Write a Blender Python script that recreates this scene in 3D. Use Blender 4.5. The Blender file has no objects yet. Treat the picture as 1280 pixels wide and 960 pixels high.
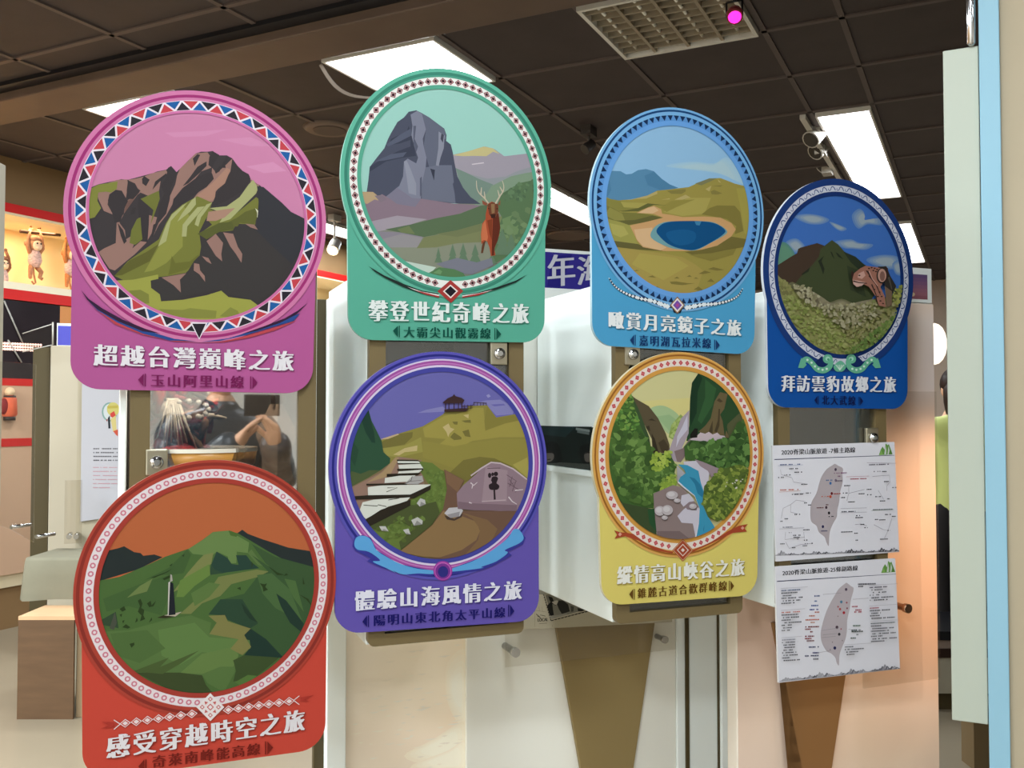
import bpy, math, random
from mathutils import Matrix, Vector

# ------------------------------------------------------------------ camera, world, lamps, exposure
SC = bpy.context.scene
COL = SC.collection
F = 1180.0                      # focal length in pixels of the 1280 px wide frame
PITCH = math.atan(35 / F)
H = 1.35                        # camera height
CEIL = H + 1.6
TH = math.atan(F / 3000)        # yaw of the row of display cases
RA = math.atan(585 / 1180)      # yaw of the ceiling grid / room

cam = bpy.data.objects.new('camera', bpy.data.cameras.new('camera'))
COL.objects.link(cam)
cam.location = (0, 0, H)
cam.rotation_euler = (math.pi / 2 + PITCH, 0, 0)
cam.data.sensor_width = 36
cam.data.lens = 36 * F / 1280
cam.data.clip_start = 0.02
SC.camera = cam

world = bpy.data.worlds.new('world'); SC.world = world; world.use_nodes = True
world.node_tree.nodes['Background'].inputs[0].default_value = (1, 0.95, 0.9, 1)
world.node_tree.nodes['Background'].inputs[1].default_value = 0.15

SC.view_settings.view_transform = 'Standard'
SC.view_settings.look = 'None'
SC.view_settings.exposure = 0.2
SC.view_settings.gamma = 1.0
SC.view_settings.use_curve_mapping = False
SC.cycles.max_bounces = 8
SC.cycles.use_denoising = True

LAMP_P = 52.0       # ceiling panels behind and above the photographer
LAMP_V = 30.0        # ceiling panels in view
SPOT_PEACH = 46.0
NICHE_P = 2.6

UM = Matrix.Translation((0, 1.80, 0)) @ Matrix.Rotation(TH, 4, 'Z')      # case frame: x along the doors, y into the case
CM = Matrix.Rotation(-RA, 4, 'Z')                                        # room frame: x = a, y = b
WM = Matrix.Identity(4)


def lamp_area(name, M, loc, sx, sy, power, color, rot=(0, 0, 0)):
    l = bpy.data.lights.new(name, 'AREA'); l.shape = 'RECTANGLE'; l.size = sx; l.size_y = sy
    l.energy = power; l.color = color
    o = bpy.data.objects.new(name, l); COL.objects.link(o)
    o.matrix_world = M @ Matrix.Translation(loc) @ Matrix.Rotation(rot[2], 4, 'Z') @ Matrix.Rotation(rot[0], 4, 'X')
    return o


def lamp_spot(name, frm, to, power, color, angle, blend=0.6, radius=0.03):
    l = bpy.data.lights.new(name, 'SPOT'); l.energy = power; l.color = color
    l.spot_size = math.radians(angle); l.spot_blend = blend; l.shadow_soft_size = radius
    o = bpy.data.objects.new(name, l); COL.objects.link(o)
    o.location = frm
    o.rotation_euler = (Vector(to) - Vector(frm)).to_track_quat('-Z', 'Y').to_euler()
    return o


WHITE_L = (0.86, 0.95, 1.0)
WARM_L = (1.0, 0.62, 0.34)
UNSEEN_BACK_LAMPS = [(-4.5, 0.7), (-4.5, -1.6), (-2.35, 0.7), (-0.2, 0.7), (1.9, 0.7), (-2.35, -1.6), (-0.2, -1.6), (1.9, -1.6), (-4.5, -3.7), (-2.35, -3.7), (-0.2, -3.7)]  # unseen panels; left column and rear row added for side and frontal light
for a_, b_ in UNSEEN_BACK_LAMPS:
    lamp_area('lamp_light', CM, (a_, b_, CEIL - 0.03), 0.55, 0.55, LAMP_P * (2.8 if a_ < -4 else 0.6 if b_ > 0 else 1.1) * (0.45 if a_ > 1 else 1), WHITE_L)
for a_, b_, sx, sy in [(-2.35, 3.67, .55, .55), (-3.87, 3.67, .55, .55), (-0.63, 6.3, .27, 2.2), (-0.63, 9.6, .27, 2.2),
                       (-2.81, 6.6, .27, 2.2), (-5.0, 6.4, .27, 2.2)]:
    lamp_area('lamp_light', CM, (a_, b_, CEIL - 0.03), sx, sy, LAMP_V, WHITE_L)

# ------------------------------------------------------------------ projection helpers


def ray(px, py):
    x = (px - 640) / F; y = (480 - py) / F
    return Vector((x, math.cos(PITCH) - y * math.sin(PITCH), math.sin(PITCH) + y * math.cos(PITCH)))


CAMP = Vector((0, 0, H))


def hit(px, py, M, y):
    """point of the pixel ray on the plane local-y = y of frame M, in that frame's coordinates"""
    Mi = M.inverted()
    o = Mi @ CAMP; d = Mi.to_3x3() @ ray(px, py)
    t = (y - o.y) / d.y
    return o + d * t


def hitx(px, py, M, x):
    Mi = M.inverted(); o = Mi @ CAMP; d = Mi.to_3x3() @ ray(px, py)
    return o + d * ((x - o.x) / d.x)


def hitz(px, py, M, z):
    Mi = M.inverted(); o = Mi @ CAMP; d = Mi.to_3x3() @ ray(px, py)
    return o + d * ((z - o.z) / d.z)


def U(px, py, off=0.0):
    p = hit(px, py, UM, off)
    return p.x, p.z


# ------------------------------------------------------------------ materials


def lin(c):
    if isinstance(c, str):
        c = [int(c[i:i + 2], 16) for i in (0, 2, 4)]
    out = []
    for v in c[:3]:
        v = v / 255
        out.append(v / 12.92 if v <= 0.04045 else ((v + 0.055) / 1.055) ** 2.4)
    return (*out, 1.0)


def paler(c):
    return '%02X%02X%02X' % tuple(int(v + (255 - v) * k) for v, k in zip([int(c[i:i + 2], 16) for i in (0, 2, 4)], (.3, .34, .36)))


MATS = {}
INK = 0.665            # reflectance scale of the printed inks


def mat(name, color, rough=0.5, metal=0.0, emit=None, strength=0.0, spec=0.3, noise=0.0, nscale=8.0, stretch=None, bump=0.0):
    if name in MATS:
        return MATS[name]
    m = bpy.data.materials.new(name); m.use_nodes = True
    nt = m.node_tree; b = nt.nodes['Principled BSDF']
    c = lin(color)
    b.inputs['Base Color'].default_value = c
    b.inputs['Roughness'].default_value = rough
    b.inputs['Metallic'].default_value = metal
    b.inputs['Specular IOR Level'].default_value = spec
    if noise or bump:
        tc = nt.nodes.new('ShaderNodeTexCoord'); mp = nt.nodes.new('ShaderNodeMapping')
        nz = nt.nodes.new('ShaderNodeTexNoise'); nz.inputs['Scale'].default_value = nscale
        nz.inputs['Detail'].default_value = 5
        if stretch: mp.inputs['Scale'].default_value = stretch
        nt.links.new(tc.outputs['Object'], mp.inputs['Vector']); nt.links.new(mp.outputs['Vector'], nz.inputs['Vector'])
        if noise:
            r = nt.nodes.new('ShaderNodeValToRGB')
            r.color_ramp.elements[0].position = 0.3; r.color_ramp.elements[1].position = 0.7
            r.color_ramp.elements[0].color = (*[x * (1 - noise) for x in c[:3]], 1)
            r.color_ramp.elements[1].color = (*[min(1, x * (1 + noise)) for x in c[:3]], 1)
            nt.links.new(nz.outputs['Fac'], r.inputs['Fac']); nt.links.new(r.outputs['Color'], b.inputs['Base Color'])
        if bump:
            bp = nt.nodes.new('ShaderNodeBump'); bp.inputs['Strength'].default_value = bump; bp.inputs['Distance'].default_value = 0.01
            nt.links.new(nz.outputs['Fac'], bp.inputs['Height']); nt.links.new(bp.outputs['Normal'], b.inputs['Normal'])
    if emit is not None:
        b.inputs['Emission Color'].default_value = lin(emit)
        b.inputs['Emission Strength'].default_value = strength
    MATS[name] = m
    return m


def printed(name, rough=0.55, ink=None):
    if name in MATS: return MATS[name]
    m = bpy.data.materials.new(name); m.use_nodes = True; nt = m.node_tree; b = nt.nodes['Principled BSDF']
    a = nt.nodes.new('ShaderNodeAttribute'); a.attribute_name = 'Col'
    sc = nt.nodes.new('ShaderNodeMix'); sc.data_type = 'RGBA'; sc.blend_type = 'MULTIPLY'; sc.inputs[0].default_value = 1.0
    sc.inputs[7].default_value = (*[ink or INK] * 3, 1)
    nt.links.new(a.outputs['Color'], sc.inputs[6]); nt.links.new(sc.outputs[2], b.inputs['Base Color'])
    b.inputs['Roughness'].default_value = rough; b.inputs['Specular IOR Level'].default_value = 0.08
    MATS[name] = m
    return m


def glass(name, color, gloss=0.12, tint=(1, 1, 1, 1), rough=0.02):
    if name in MATS: return MATS[name]
    m = bpy.data.materials.new(name); m.use_nodes = True; nt = m.node_tree
    nt.nodes.remove(nt.nodes['Principled BSDF'])
    out = nt.nodes['Material Output']
    t = nt.nodes.new('ShaderNodeBsdfTransparent'); t.inputs[0].default_value = tint
    g = nt.nodes.new('ShaderNodeBsdfGlossy'); g.inputs['Roughness'].default_value = rough; g.inputs[0].default_value = color
    fr = nt.nodes.new('ShaderNodeLayerWeight'); fr.inputs[0].default_value = 0.5
    pw = nt.nodes.new('ShaderNodeMath'); pw.operation = 'POWER'; pw.inputs[1].default_value = 5.0
    ad = nt.nodes.new('ShaderNodeMath'); ad.operation = 'ADD'; ad.inputs[1].default_value = gloss
    mx = nt.nodes.new('ShaderNodeMixShader')
    nt.links.new(fr.outputs['Facing'], pw.inputs[0]); nt.links.new(pw.outputs[0], ad.inputs[0]); nt.links.new(ad.outputs[0], mx.inputs[0])
    nt.links.new(t.outputs[0], mx.inputs[1]); nt.links.new(g.outputs[0], mx.inputs[2]); nt.links.new(mx.outputs[0], out.inputs[0])
    MATS[name] = m
    return m


PRINT = printed('printed_colour')
GLOW_COL = printed('panel_glow_colour', 0.5, 1.0)  # colour of the two panels that carry painted glow
M_white = mat('case_white', 'ECF1EE', 0.4, spec=0.3)
M_taupe = mat('taupe_paint', '655638', 0.42, spec=0.35)
M_dtaupe = mat('dark_taupe', '4A4028', 0.5)
M_panel = mat('panel_white', 'E8E6DC', 0.45)
M_peach = mat('panel_warm_white', 'E0D6C8', 0.5)
M_brown = mat('bracket_brown', '8C784E', 0.45)
M_chrome = mat('chrome', 'C8C8C8', 0.18, metal=1.0)
M_brass = mat('satin_metal', 'B8B09A', 0.35, metal=1.0)
M_dark = mat('case_lining_dark', '3A3830', 0.6)
M_black = mat('black', '16161A', 0.4)
M_red = mat('red_paint', 'CC1F1C', 0.4)
M_cream = mat('cream_paint', 'DCCBA8', 0.5)
M_glass = glass('door_glass', (1, 1, 1, 1), 0.10, (0.9, 0.92, 0.9, 1))
M_acryl = glass('acrylic', (1, 1, 1, 1), 0.03, (0.93, 0.92, 0.90, 1))

# ------------------------------------------------------------------ mesh building
MW = {}


class MB:
    def __init__(s): s.v = []; s.f = []; s.c = []; s.sm = []

    def face(s, pts, col=None, smooth=False):
        n = len(s.v); s.v += [tuple(p) for p in pts]; s.f.append(tuple(range(n, n + len(pts)))); s.c.append(col); s.sm.append(smooth)

    def box(s, x0, x1, y0, y1, z0, z1, col=None):
        n = len(s.v)
        s.v += [(x0, y0, z0), (x1, y0, z0), (x1, y1, z0), (x0, y1, z0), (x0, y0, z1), (x1, y0, z1), (x1, y1, z1), (x0, y1, z1)]
        for q in ((0, 3, 2, 1), (4, 5, 6, 7), (0, 1, 5, 4), (1, 2, 6, 5), (2, 3, 7, 6), (3, 0, 4, 7)):
            s.f.append(tuple(n + i for i in q)); s.c.append(col); s.sm.append(False)
        return s

    def prism(s, pts, y0, y1, col=None, side=None):
        """pts in x,z; extruded in y from y0 (front) to y1"""
        n = len(s.v); k = len(pts)
        ar = sum(pts[i][0] * pts[(i + 1) % k][1] - pts[(i + 1) % k][0] * pts[i][1] for i in range(k))
        if ar < 0: pts = pts[::-1]
        s.v += [(p[0], y0, p[1]) for p in pts] + [(p[0], y1, p[1]) for p in pts]
        s.f.append(tuple(range(n, n + k))); s.c.append(col); s.sm.append(False)
        s.f.append(tuple(range(n + 2 * k - 1, n + k - 1, -1))); s.c.append(side or col); s.sm.append(False)
        for i in range(k):
            j = (i + 1) % k
            s.f.append((n + i, n + k + i, n + k + j, n + j)); s.c.append(side or col); s.sm.append(False)
        return s

    def slab(s, pts, z0, z1):
        """pts in x,y extruded in z"""
        n = len(s.v); k = len(pts)
        ar = sum(pts[i][0] * pts[(i + 1) % k][1] - pts[(i + 1) % k][0] * pts[i][1] for i in range(k))
        if ar < 0: pts = pts[::-1]
        s.v += [(p[0], p[1], z0) for p in pts] + [(p[0], p[1], z1) for p in pts]
        s.f.append(tuple(range(n + k - 1, n - 1, -1))); s.c.append(None); s.sm.append(False)
        s.f.append(tuple(range(n + k, n + 2 * k))); s.c.append(None); s.sm.append(False)
        for i in range(k):
            j = (i + 1) % k
            s.f.append((n + i, n + j, n + k + j, n + k + i)); s.c.append(None); s.sm.append(False)
        return s

    def tube(s, path, rad, n=10, col=None, cap=True):
        path = [Vector(p) for p in path]
        rads = rad if isinstance(rad, (list, tuple)) else [rad] * len(path)
        base = len(s.v); up = None
        for i, p in enumerate(path):
            t = (path[min(i + 1, len(path) - 1)] - path[max(i - 1, 0)]).normalized()
            if up is None:
                up = t.orthogonal().normalized()
            up = (up - t * up.dot(t)).normalized(); w = t.cross(up)
            for k in range(n):
                a = 2 * math.pi * k / n
                s.v.append(tuple(p + (up * math.cos(a) + w * math.sin(a)) * rads[i]))
        for i in range(len(path) - 1):
            for k in range(n):
                q = base + i * n; r = q + n; k2 = (k + 1) % n
                s.f.append((q + k, q + k2, r + k2, r + k)); s.c.append(col); s.sm.append(True)
        if cap:
            s.f.append(tuple(range(base + n - 1, base - 1, -1))); s.c.append(col); s.sm.append(False)
            e = base + (len(path) - 1) * n
            s.f.append(tuple(range(e, e + n))); s.c.append(col); s.sm.append(False)
        return s

    def ball(s, c, r, col=None, nu=14, nv=9):
        rx, ry, rz = r if isinstance(r, (tuple, list)) else (r, r, r)
        b = len(s.v)
        s.v.append((c[0], c[1], c[2] - rz))
        for i in range(1, nv):
            ph = -math.pi / 2 + math.pi * i / nv
            for k in range(nu):
                t = 2 * math.pi * k / nu
                s.v.append((c[0] + rx * math.cos(ph) * math.cos(t), c[1] + ry * math.cos(ph) * math.sin(t), c[2] + rz * math.sin(ph)))
        s.v.append((c[0], c[1], c[2] + rz)); top = len(s.v) - 1
        for k in range(nu):
            k2 = (k + 1) % nu
            s.f.append((b, b + 1 + k2, b + 1 + k)); s.c.append(col); s.sm.append(True)
            for i in range(nv - 2):
                q = b + 1 + i * nu
                s.f.append((q + k, q + k2, q + nu + k2, q + nu + k)); s.c.append(col); s.sm.append(True)
            q = b + 1 + (nv - 2) * nu
            s.f.append((q + k, q + k2, top)); s.c.append(col); s.sm.append(True)
        return s

    def build(s, name, material, parent=None, M=UM, bevel=0.0, label=None, cat=None, group=None, kind=None, seg=2, sub=0):
        pts = [M @ Vector(p) for p in s.v]
        if parent is not None:
            base = MW[parent]
        else:
            lp = s.v
            xs = [p[0] for p in lp]; ys = [p[1] for p in lp]; zs = [p[2] for p in lp]
            base = M @ Matrix.Translation(((min(xs) + max(xs)) / 2, (min(ys) + max(ys)) / 2, min(zs)))
        bi = base.inverted()
        me = bpy.data.meshes.new(name)
        me.from_pydata([tuple(bi @ p) for p in pts], [], s.f)
        if any(c is not None for c in s.c):
            at = me.color_attributes.new('Col', 'FLOAT_COLOR', 'CORNER')
            cols = []
            for f, c in zip(s.f, s.c):
                if isinstance(c, list):
                    for q in c: cols += lin(q)
                else:
                    lc = lin(c or 'FFFFFF')
                    for _ in f: cols += lc
            at.data.foreach_set('color', cols)
        me.polygons.foreach_set('use_smooth', s.sm)
        me.materials.append(material)
        me.update()
        o = bpy.data.objects.new(name, me); COL.objects.link(o)
        if parent is not None:
            o.parent = parent
        else:
            o.matrix_world = base
        MW[o] = base
        if bevel:
            b = o.modifiers.new('bevel', 'BEVEL'); b.width = bevel; b.segments = seg; b.limit_method = 'ANGLE'
        if sub:
            b = o.modifiers.new('sub', 'SUBSURF'); b.levels = sub; b.render_levels = sub
        if label: o['label'] = label
        if cat: o['category'] = cat
        if group: o['group'] = group
        if kind: o['kind'] = kind
        return o


def root(name, label, cat, loc, M=UM, group=None):
    o = bpy.data.objects.new(name, None); COL.objects.link(o)
    o.empty_display_size = 0.05
    o.matrix_world = M @ Matrix.Translation(loc); MW[o] = o.matrix_world.copy()
    o['label'] = label; o['category'] = cat
    if group: o['group'] = group
    return o


def struct(mb, name, material, M=UM, **k):
    return mb.build(name, material, None, M, kind='structure', **k)


# ------------------------------------------------------------------ flat print (signs, sheets)
TXT = {}


def text_mesh(s, off=0.0):
    if (s, off) in TXT: return TXT[(s, off)]
    c = bpy.data.curves.new('lettering', 'FONT'); c.body = s; c.resolution_u = 3; c.offset = off
    o = bpy.data.objects.new('lettering', c); COL.objects.link(o)
    dg = bpy.context.evaluated_depsgraph_get(); dg.update()
    m = bpy.data.meshes.new_from_object(o.evaluated_get(dg))
    vs = [(v.co.x, v.co.y) for v in m.vertices]; fs = [tuple(p.vertices) for p in m.polygons]
    bpy.data.objects.remove(o); bpy.data.curves.remove(c); bpy.data.meshes.remove(m)
    TXT[(s, off)] = (vs, fs)
    return TXT[(s, off)]


def catmull(pts, n=4):
    out = []; k = len(pts)
    for i in range(k):
        p0, p1, p2, p3 = pts[i - 1], pts[i], pts[(i + 1) % k], pts[(i + 2) % k]
        for j in range(n):
            t = j / n
            out.append(tuple(0.5 * (2 * p1[q] + (p2[q] - p0[q]) * t + (2 * p0[q] - 5 * p1[q] + 4 * p2[q] - p3[q]) * t * t +
                                    (3 * p1[q] - p0[q] - 3 * p2[q] + p3[q]) * t ** 3) for q in (0, 1)))
    return out


def P(s):
    if isinstance(s, str):
        return [tuple(float(v) for v in q.split(',')) for q in s.split()]
    return s


def inside(p, poly):
    x, y = p; r = False; k = len(poly)
    for i in range(k):
        x1, y1 = poly[i]; x2, y2 = poly[(i + 1) % k]
        if (y1 > y) != (y2 > y) and x < (x2 - x1) * (y - y1) / (y2 - y1) + x1: r = not r
    return r


class Art:
    """flat ink on a plane local-y = 0 of frame M; shapes are drawn over each other in order"""

    def __init__(s, M, y0=-0.0002, step=0.00001, crop=(0, 0, 1)):
        s.M = M; s.Mi = M.inverted(); s.y = y0; s.st = step; s.mb = MB(); s.crop = crop; s.clip = None

    def L(s, x, y):
        ox, oy, k = s.crop
        p = hit(ox + x / k, oy + y / k, s.M, 0.0)
        return (p.x, p.z)

    def raw(s, pts, col):
        if s.clip: pts = clip_convex(pts, s.clip)
        if len(pts) < 3: return
        ar = sum(pts[i][0] * pts[(i + 1) % len(pts)][1] - pts[(i + 1) % len(pts)][0] * pts[i][1] for i in range(len(pts)))
        if ar < 0: pts = pts[::-1]
        s.mb.face([(p[0], s.y, p[1]) for p in pts], col)

    def nx(s): s.y -= s.st

    def p(s, col, pts, smooth=False):
        s.nx(); q = [s.L(*a) for a in P(pts)]
        if smooth: q = catmull(q)
        s.raw(q, col)

    def st_(s, col, pts, w0, w1=None, smooth=False):
        s.nx(); q = [s.L(*a) for a in P(pts)]
        k = s.crop[2]; sc = (Vector(s.L(100, 0)) - Vector(s.L(0, 0))).length / 100
        w1 = w0 if w1 is None else w1
        if smooth:
            q = open_catmull(q)
        stroke(s, q, w0 * sc, w1 * sc, col)

    def e(s, col, x, y, rx, ry=None, n=18):
        s.nx(); ry = rx if ry is None else ry
        s.raw([s.L(x + rx * math.cos(2 * math.pi * i / n), y + ry * math.sin(2 * math.pi * i / n)) for i in range(n)], col)

    def soft(s, c0, c1, pts, n=5, shrink=0.12):
        """a soft-edged patch: c1 at the rim to c0 in the middle"""
        pts = P(pts); cx = sum(a for a, _ in pts) / len(pts); cy = sum(b for _, b in pts) / len(pts)
        a = [int(c0[i:i + 2], 16) for i in (0, 2, 4)]; b = [int(c1[i:i + 2], 16) for i in (0, 2, 4)]
        for i in range(n):
            t = (i + 1) / n; k = 1 - i * shrink
            col = '%02X%02X%02X' % tuple(int(b[j] + (a[j] - b[j]) * t) for j in range(3))
            s.p(col, [(cx + (x - cx) * k, cy + (y - cy) * k) for x, y in pts], True)

    def leaves(s, seed, region, n, r0, r1, cols, k=7, sq=0.7):
        rnd = random.Random(seed); region = P(region)
        x0 = min(a for a, _ in region); x1 = max(a for a, _ in region); y0 = min(b for _, b in region); y1 = max(b for _, b in region)
        c = 0
        s.nx(); lay = 0
        while c < n:
            x = rnd.uniform(x0, x1); y = rnd.uniform(y0, y1)
            if not inside((x, y), region): continue
            r = rnd.uniform(r0, r1); a0 = rnd.uniform(0, 6.28); ta = rnd.uniform(0, 3.14)
            q = []
            for i in range(k):
                a = 2 * math.pi * i / k; rr = r * rnd.uniform(0.65, 1.2)
                u = rr * math.cos(a); w = rr * math.sin(a) * sq
                q.append(s.L(x + u * math.cos(ta) - w * math.sin(ta), y + u * math.sin(ta) + w * math.cos(ta)))
            s.y -= s.st * 0.5
            s.raw(q, rnd.choice(cols)); c += 1

    def text(s, string, col, bl, br, tl, smear=0.0, dx=0.0, dz=0.0, cell=False):
        """lettering fitted to the box bl-br-tl; cell: one square cell per character, thick uprights and thin level strokes"""
        B = Vector(s.L(*bl)); R = Vector(s.L(*br)) - B; T = Vector(s.L(*tl)) - B
        offs = [0.0] if not smear else [-smear, -smear / 3, smear / 3, smear]
        parts = []
        if cell:
            n = len(string); y0, y1 = -0.075, 0.838; w = n * 1.0 - 0.10
            for k, ch in enumerate(string):
                vs, fs = text_mesh(ch, -0.005); xm = 0.5
                parts.append(([(k - 0.05 + 0.5 + (x - xm) * 0.88, y) for x, y in vs], fs))
            x0 = 0.0
        else:
            vs, fs = text_mesh(string); xs = [v[0] for v in vs]; ys = [v[1] for v in vs]
            x0 = min(xs) - smear; w = max(xs) + smear - x0; y0, y1 = min(ys), max(ys); parts.append((vs, fs))
        for sh in offs:
            s.nx()
            for vs, fs in parts:
                n = len(s.mb.v)
                for vx, vy in vs:
                    q = B + R * ((vx + sh - x0) / w) + T * ((vy - y0) / (y1 - y0))
                    s.mb.v.append((q.x + dx, s.y, q.y + dz))
                for f in fs:
                    s.mb.f.append(tuple(n + i for i in f)); s.mb.c.append(col); s.mb.sm.append(False)

    def build(s, name, parent, **k):
        return s.mb.build(name, PRINT, parent, s.M, **k)


def open_catmull(q, n=5):
    q2 = [q[0]] + list(q) + [q[-1]]; out = []
    for i in range(1, len(q2) - 2):
        p0, p1, p2, p3 = q2[i - 1], q2[i], q2[i + 1], q2[i + 2]
        for j in range(n):
            t = j / n
            out.append(tuple(0.5 * (2 * p1[w] + (p2[w] - p0[w]) * t + (2 * p0[w] - 5 * p1[w] + 4 * p2[w] - p3[w]) * t * t +
                                    (3 * p1[w] - p0[w] - 3 * p2[w] + p3[w]) * t ** 3) for w in (0, 1)))
    out.append(q[-1])
    return out


def stroke(art, q, w0, w1, col):
    n = len(q); l = []; r = []
    for i in range(n):
        a = Vector(q[max(i - 1, 0)]); b = Vector(q[min(i + 1, n - 1)])
        d = b - a
        if d.length < 1e-9: d = Vector((1, 0))
        d.normalize(); nn = Vector((-d.y, d.x)); w = (w0 + (w1 - w0) * i / max(1, n - 1)) / 2
        l.append((q[i][0] + nn.x * w, q[i][1] + nn.y * w)); r.append((q[i][0] - nn.x * w, q[i][1] - nn.y * w))
    for i in range(n - 1):
        art.raw([l[i], l[i + 1], r[i + 1], r[i]], col)


def clip_convex(pts, conv):
    out = list(pts); k = len(conv)
    for i in range(k):
        ax, ay = conv[i]; bx, by = conv[(i + 1) % k]
        ex, ey = bx - ax, by - ay
        src = out; out = []
        if not src: return []
        for j in range(len(src)):
            p = src[j]; q = src[(j + 1) % len(src)]
            dp = ex * (p[1] - ay) - ey * (p[0] - ax); dq = ex * (q[1] - ay) - ey * (q[0] - ax)
            if dp >= 0: out.append(p)
            if (dp >= 0) != (dq >= 0):
                t = dp / (dp - dq); out.append((p[0] + (q[0] - p[0]) * t, p[1] + (q[1] - p[1]) * t))
    return out

# ------------------------------------------------------------------ signs


class Sign:
    def __init__(s, label, pic, rect, board, rim, R=0.045, off=-0.008):
        """pic: (L, R, T, B) pixel points on the picture's edge; rect: TL, TR, BL, BR pixel corners of the lower plate"""
        s.off = off
        L, Rr, T, B = [U(*q, off) for q in pic]
        cx = (L[0] + Rr[0]) / 2; cz = (T[1] + B[1]) / 2
        s.ru = (Rr[0] - L[0]) / 2; s.rv = (T[1] - B[1]) / 2
        tl, tr, bl, br = [U(*q, off) for q in rect]
        z0 = min(bl[1], br[1])
        s.M = UM @ Matrix.Translation((cx, off, z0))
        s.c = (0.0, cz - z0)
        loc = lambda q: (q[0] - cx, q[1] - z0)
        tl, tr, bl, br = map(loc, (tl, tr, bl, br))
        s.root = root('travel_sign', label, 'sign', (0, 0, 0), s.M, 'round topped mountain trail signs')
        s.ell = s.ring_pts(1.0, 96)
        # outline: circle of 1.219 joined to the rounded plate
        k = 1.219; au, av = s.ru * k, s.rv * k

        def cross(p, q, side):
            # lower crossing of line p->q with the ellipse
            best = None
            for i in range(400):
                t = i / 399; x = p[0] + (q[0] - p[0]) * t; z = p[1] + (q[1] - p[1]) * t
                d = ((x - s.c[0]) / au) ** 2 + ((z - s.c[1]) / av) ** 2
                if d <= 1: best = (x, z)
            return best or q
        up = lambda p, q: (p[0] + (p[0] - q[0]) * 0.0, s.c[1])
        cl = cross((tl[0], s.c[1]), bl, -1); cr = cross((tr[0], s.c[1]), br, 1)
        aL = math.atan2((cl[1] - s.c[1]) / av, (cl[0] - s.c[0]) / au); aR = math.atan2((cr[1] - s.c[1]) / av, (cr[0] - s.c[0]) / au)
        if aL < 0: aL += 2 * math.pi
        pts = []
        for i in range(97):
            a = aR + (aL - aR) * i / 96
            pts.append((s.c[0] + au * math.cos(a), s.c[1] + av * math.sin(a)))

        def rc(c, p, q):
            c = Vector(c); d1 = (Vector(p) - c).normalized(); d2 = (Vector(q) - c).normalized()
            a = c + d1 * R; b = c + d2 * R; out = []
            for i in range(11):
                t = i / 10
                # quadratic approximating a quarter arc
                m = c + (d1 + d2) * R * 0.0
                w = (1 - t) ** 2; x = 2 * t * (1 - t) * 0.72; y = t * t; sm = w + x + y
                out.append(tuple((a * w + c * x + b * y) / sm))
            return out
        pts += rc(bl, cl, br) + rc(br, bl, cr)
        mb = MB(); mb.prism(pts, 0.0, -off if off < 0 else 0.008, board, rim)
        mb.build('board', PRINT, s.root, s.M)
        s.board = board

    def pt(s, k, a):
        return (s.c[0] + s.ru * k * math.cos(a), s.c[1] + s.rv * k * math.sin(a))

    def ring_pts(s, k, n):
        return [s.pt(k, 2 * math.pi * i / n) for i in range(n)]

    def art(s, y0, crop=(0, 0, 1), clip=False):
        a = Art(s.M, y0, crop=crop)
        if clip: a.clip = s.ell
        return a

    def ring(s, a, k0, k1, col, n=96):
        a.nx()
        for i in range(n):
            t0 = 2 * math.pi * i / n; t1 = 2 * math.pi * (i + 1) / n
            a.raw([s.pt(k0, t0), s.pt(k1, t0), s.pt(k1, t1), s.pt(k0, t1)], col)

    def diamond(s, a, k, t, hw, hk, col):
        """hw: half width along the ring in radians; hk: half height as a fraction of the radius"""
        a.raw([s.pt(k, t - hw), s.pt(k + hk, t), s.pt(k, t + hw), s.pt(k - hk, t)], col)

    def titles(s, crop, t1, box1, col1, t2, box2, col2, shadow, arrows):
        a = s.art(-0.0016, crop)
        a.text(t1, shadow, *box1, smear=0.052, dx=0.0013, dz=-0.0015, cell=True)
        a.text(t1, col1, *box1, smear=0.052, cell=True)
        a.build('title_lettering', s.root)
        a = s.art(-0.0016, crop)
        a.text(t2, col2, *box2, smear=0.038, cell=True)
        for tip, b0, b1 in arrows:
            a.p(col2, [tip, b0, b1])
            d = 1 if b0[0] > tip[0] else -1
            a.p(col2, [(b0[0] + d * 5, b0[1]), (b0[0] + d * 10, b0[1]), (b1[0] + d * 10, b1[1]), (b1[0] + d * 5, b1[1])])
        a.build('route_lettering', s.root)


TAU = 2 * math.pi
# crops used for tracing: origin and zoom
C1 = (60, 90, 3.5556); C2 = (60, 320, 3.5556); C3 = (80, 560, 3.5556); C4 = (80, 780, 3.5556)
C5 = (410, 80, 4.2667); C6 = (410, 270, 4.2667); C7 = (400, 430, 4.2667); C8 = (400, 610, 4.2667)
C9 = (720, 120, 4.923); C10 = (720, 280, 4.923); C11 = (720, 430, 4.923); C12 = (720, 590, 4.923)
C13 = (940, 210, 5.818); C14 = (940, 370, 5.818)
K1 = (100, 180, 4.3621); K2 = (440, 180, 5.3333); K3 = (430, 480, 4.3625); K4 = (750, 180, 5.0526)
K5 = (750, 455, 4.2667); K6 = (115, 650, 4.3649); K7 = (960, 240, 4.5714)


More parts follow.
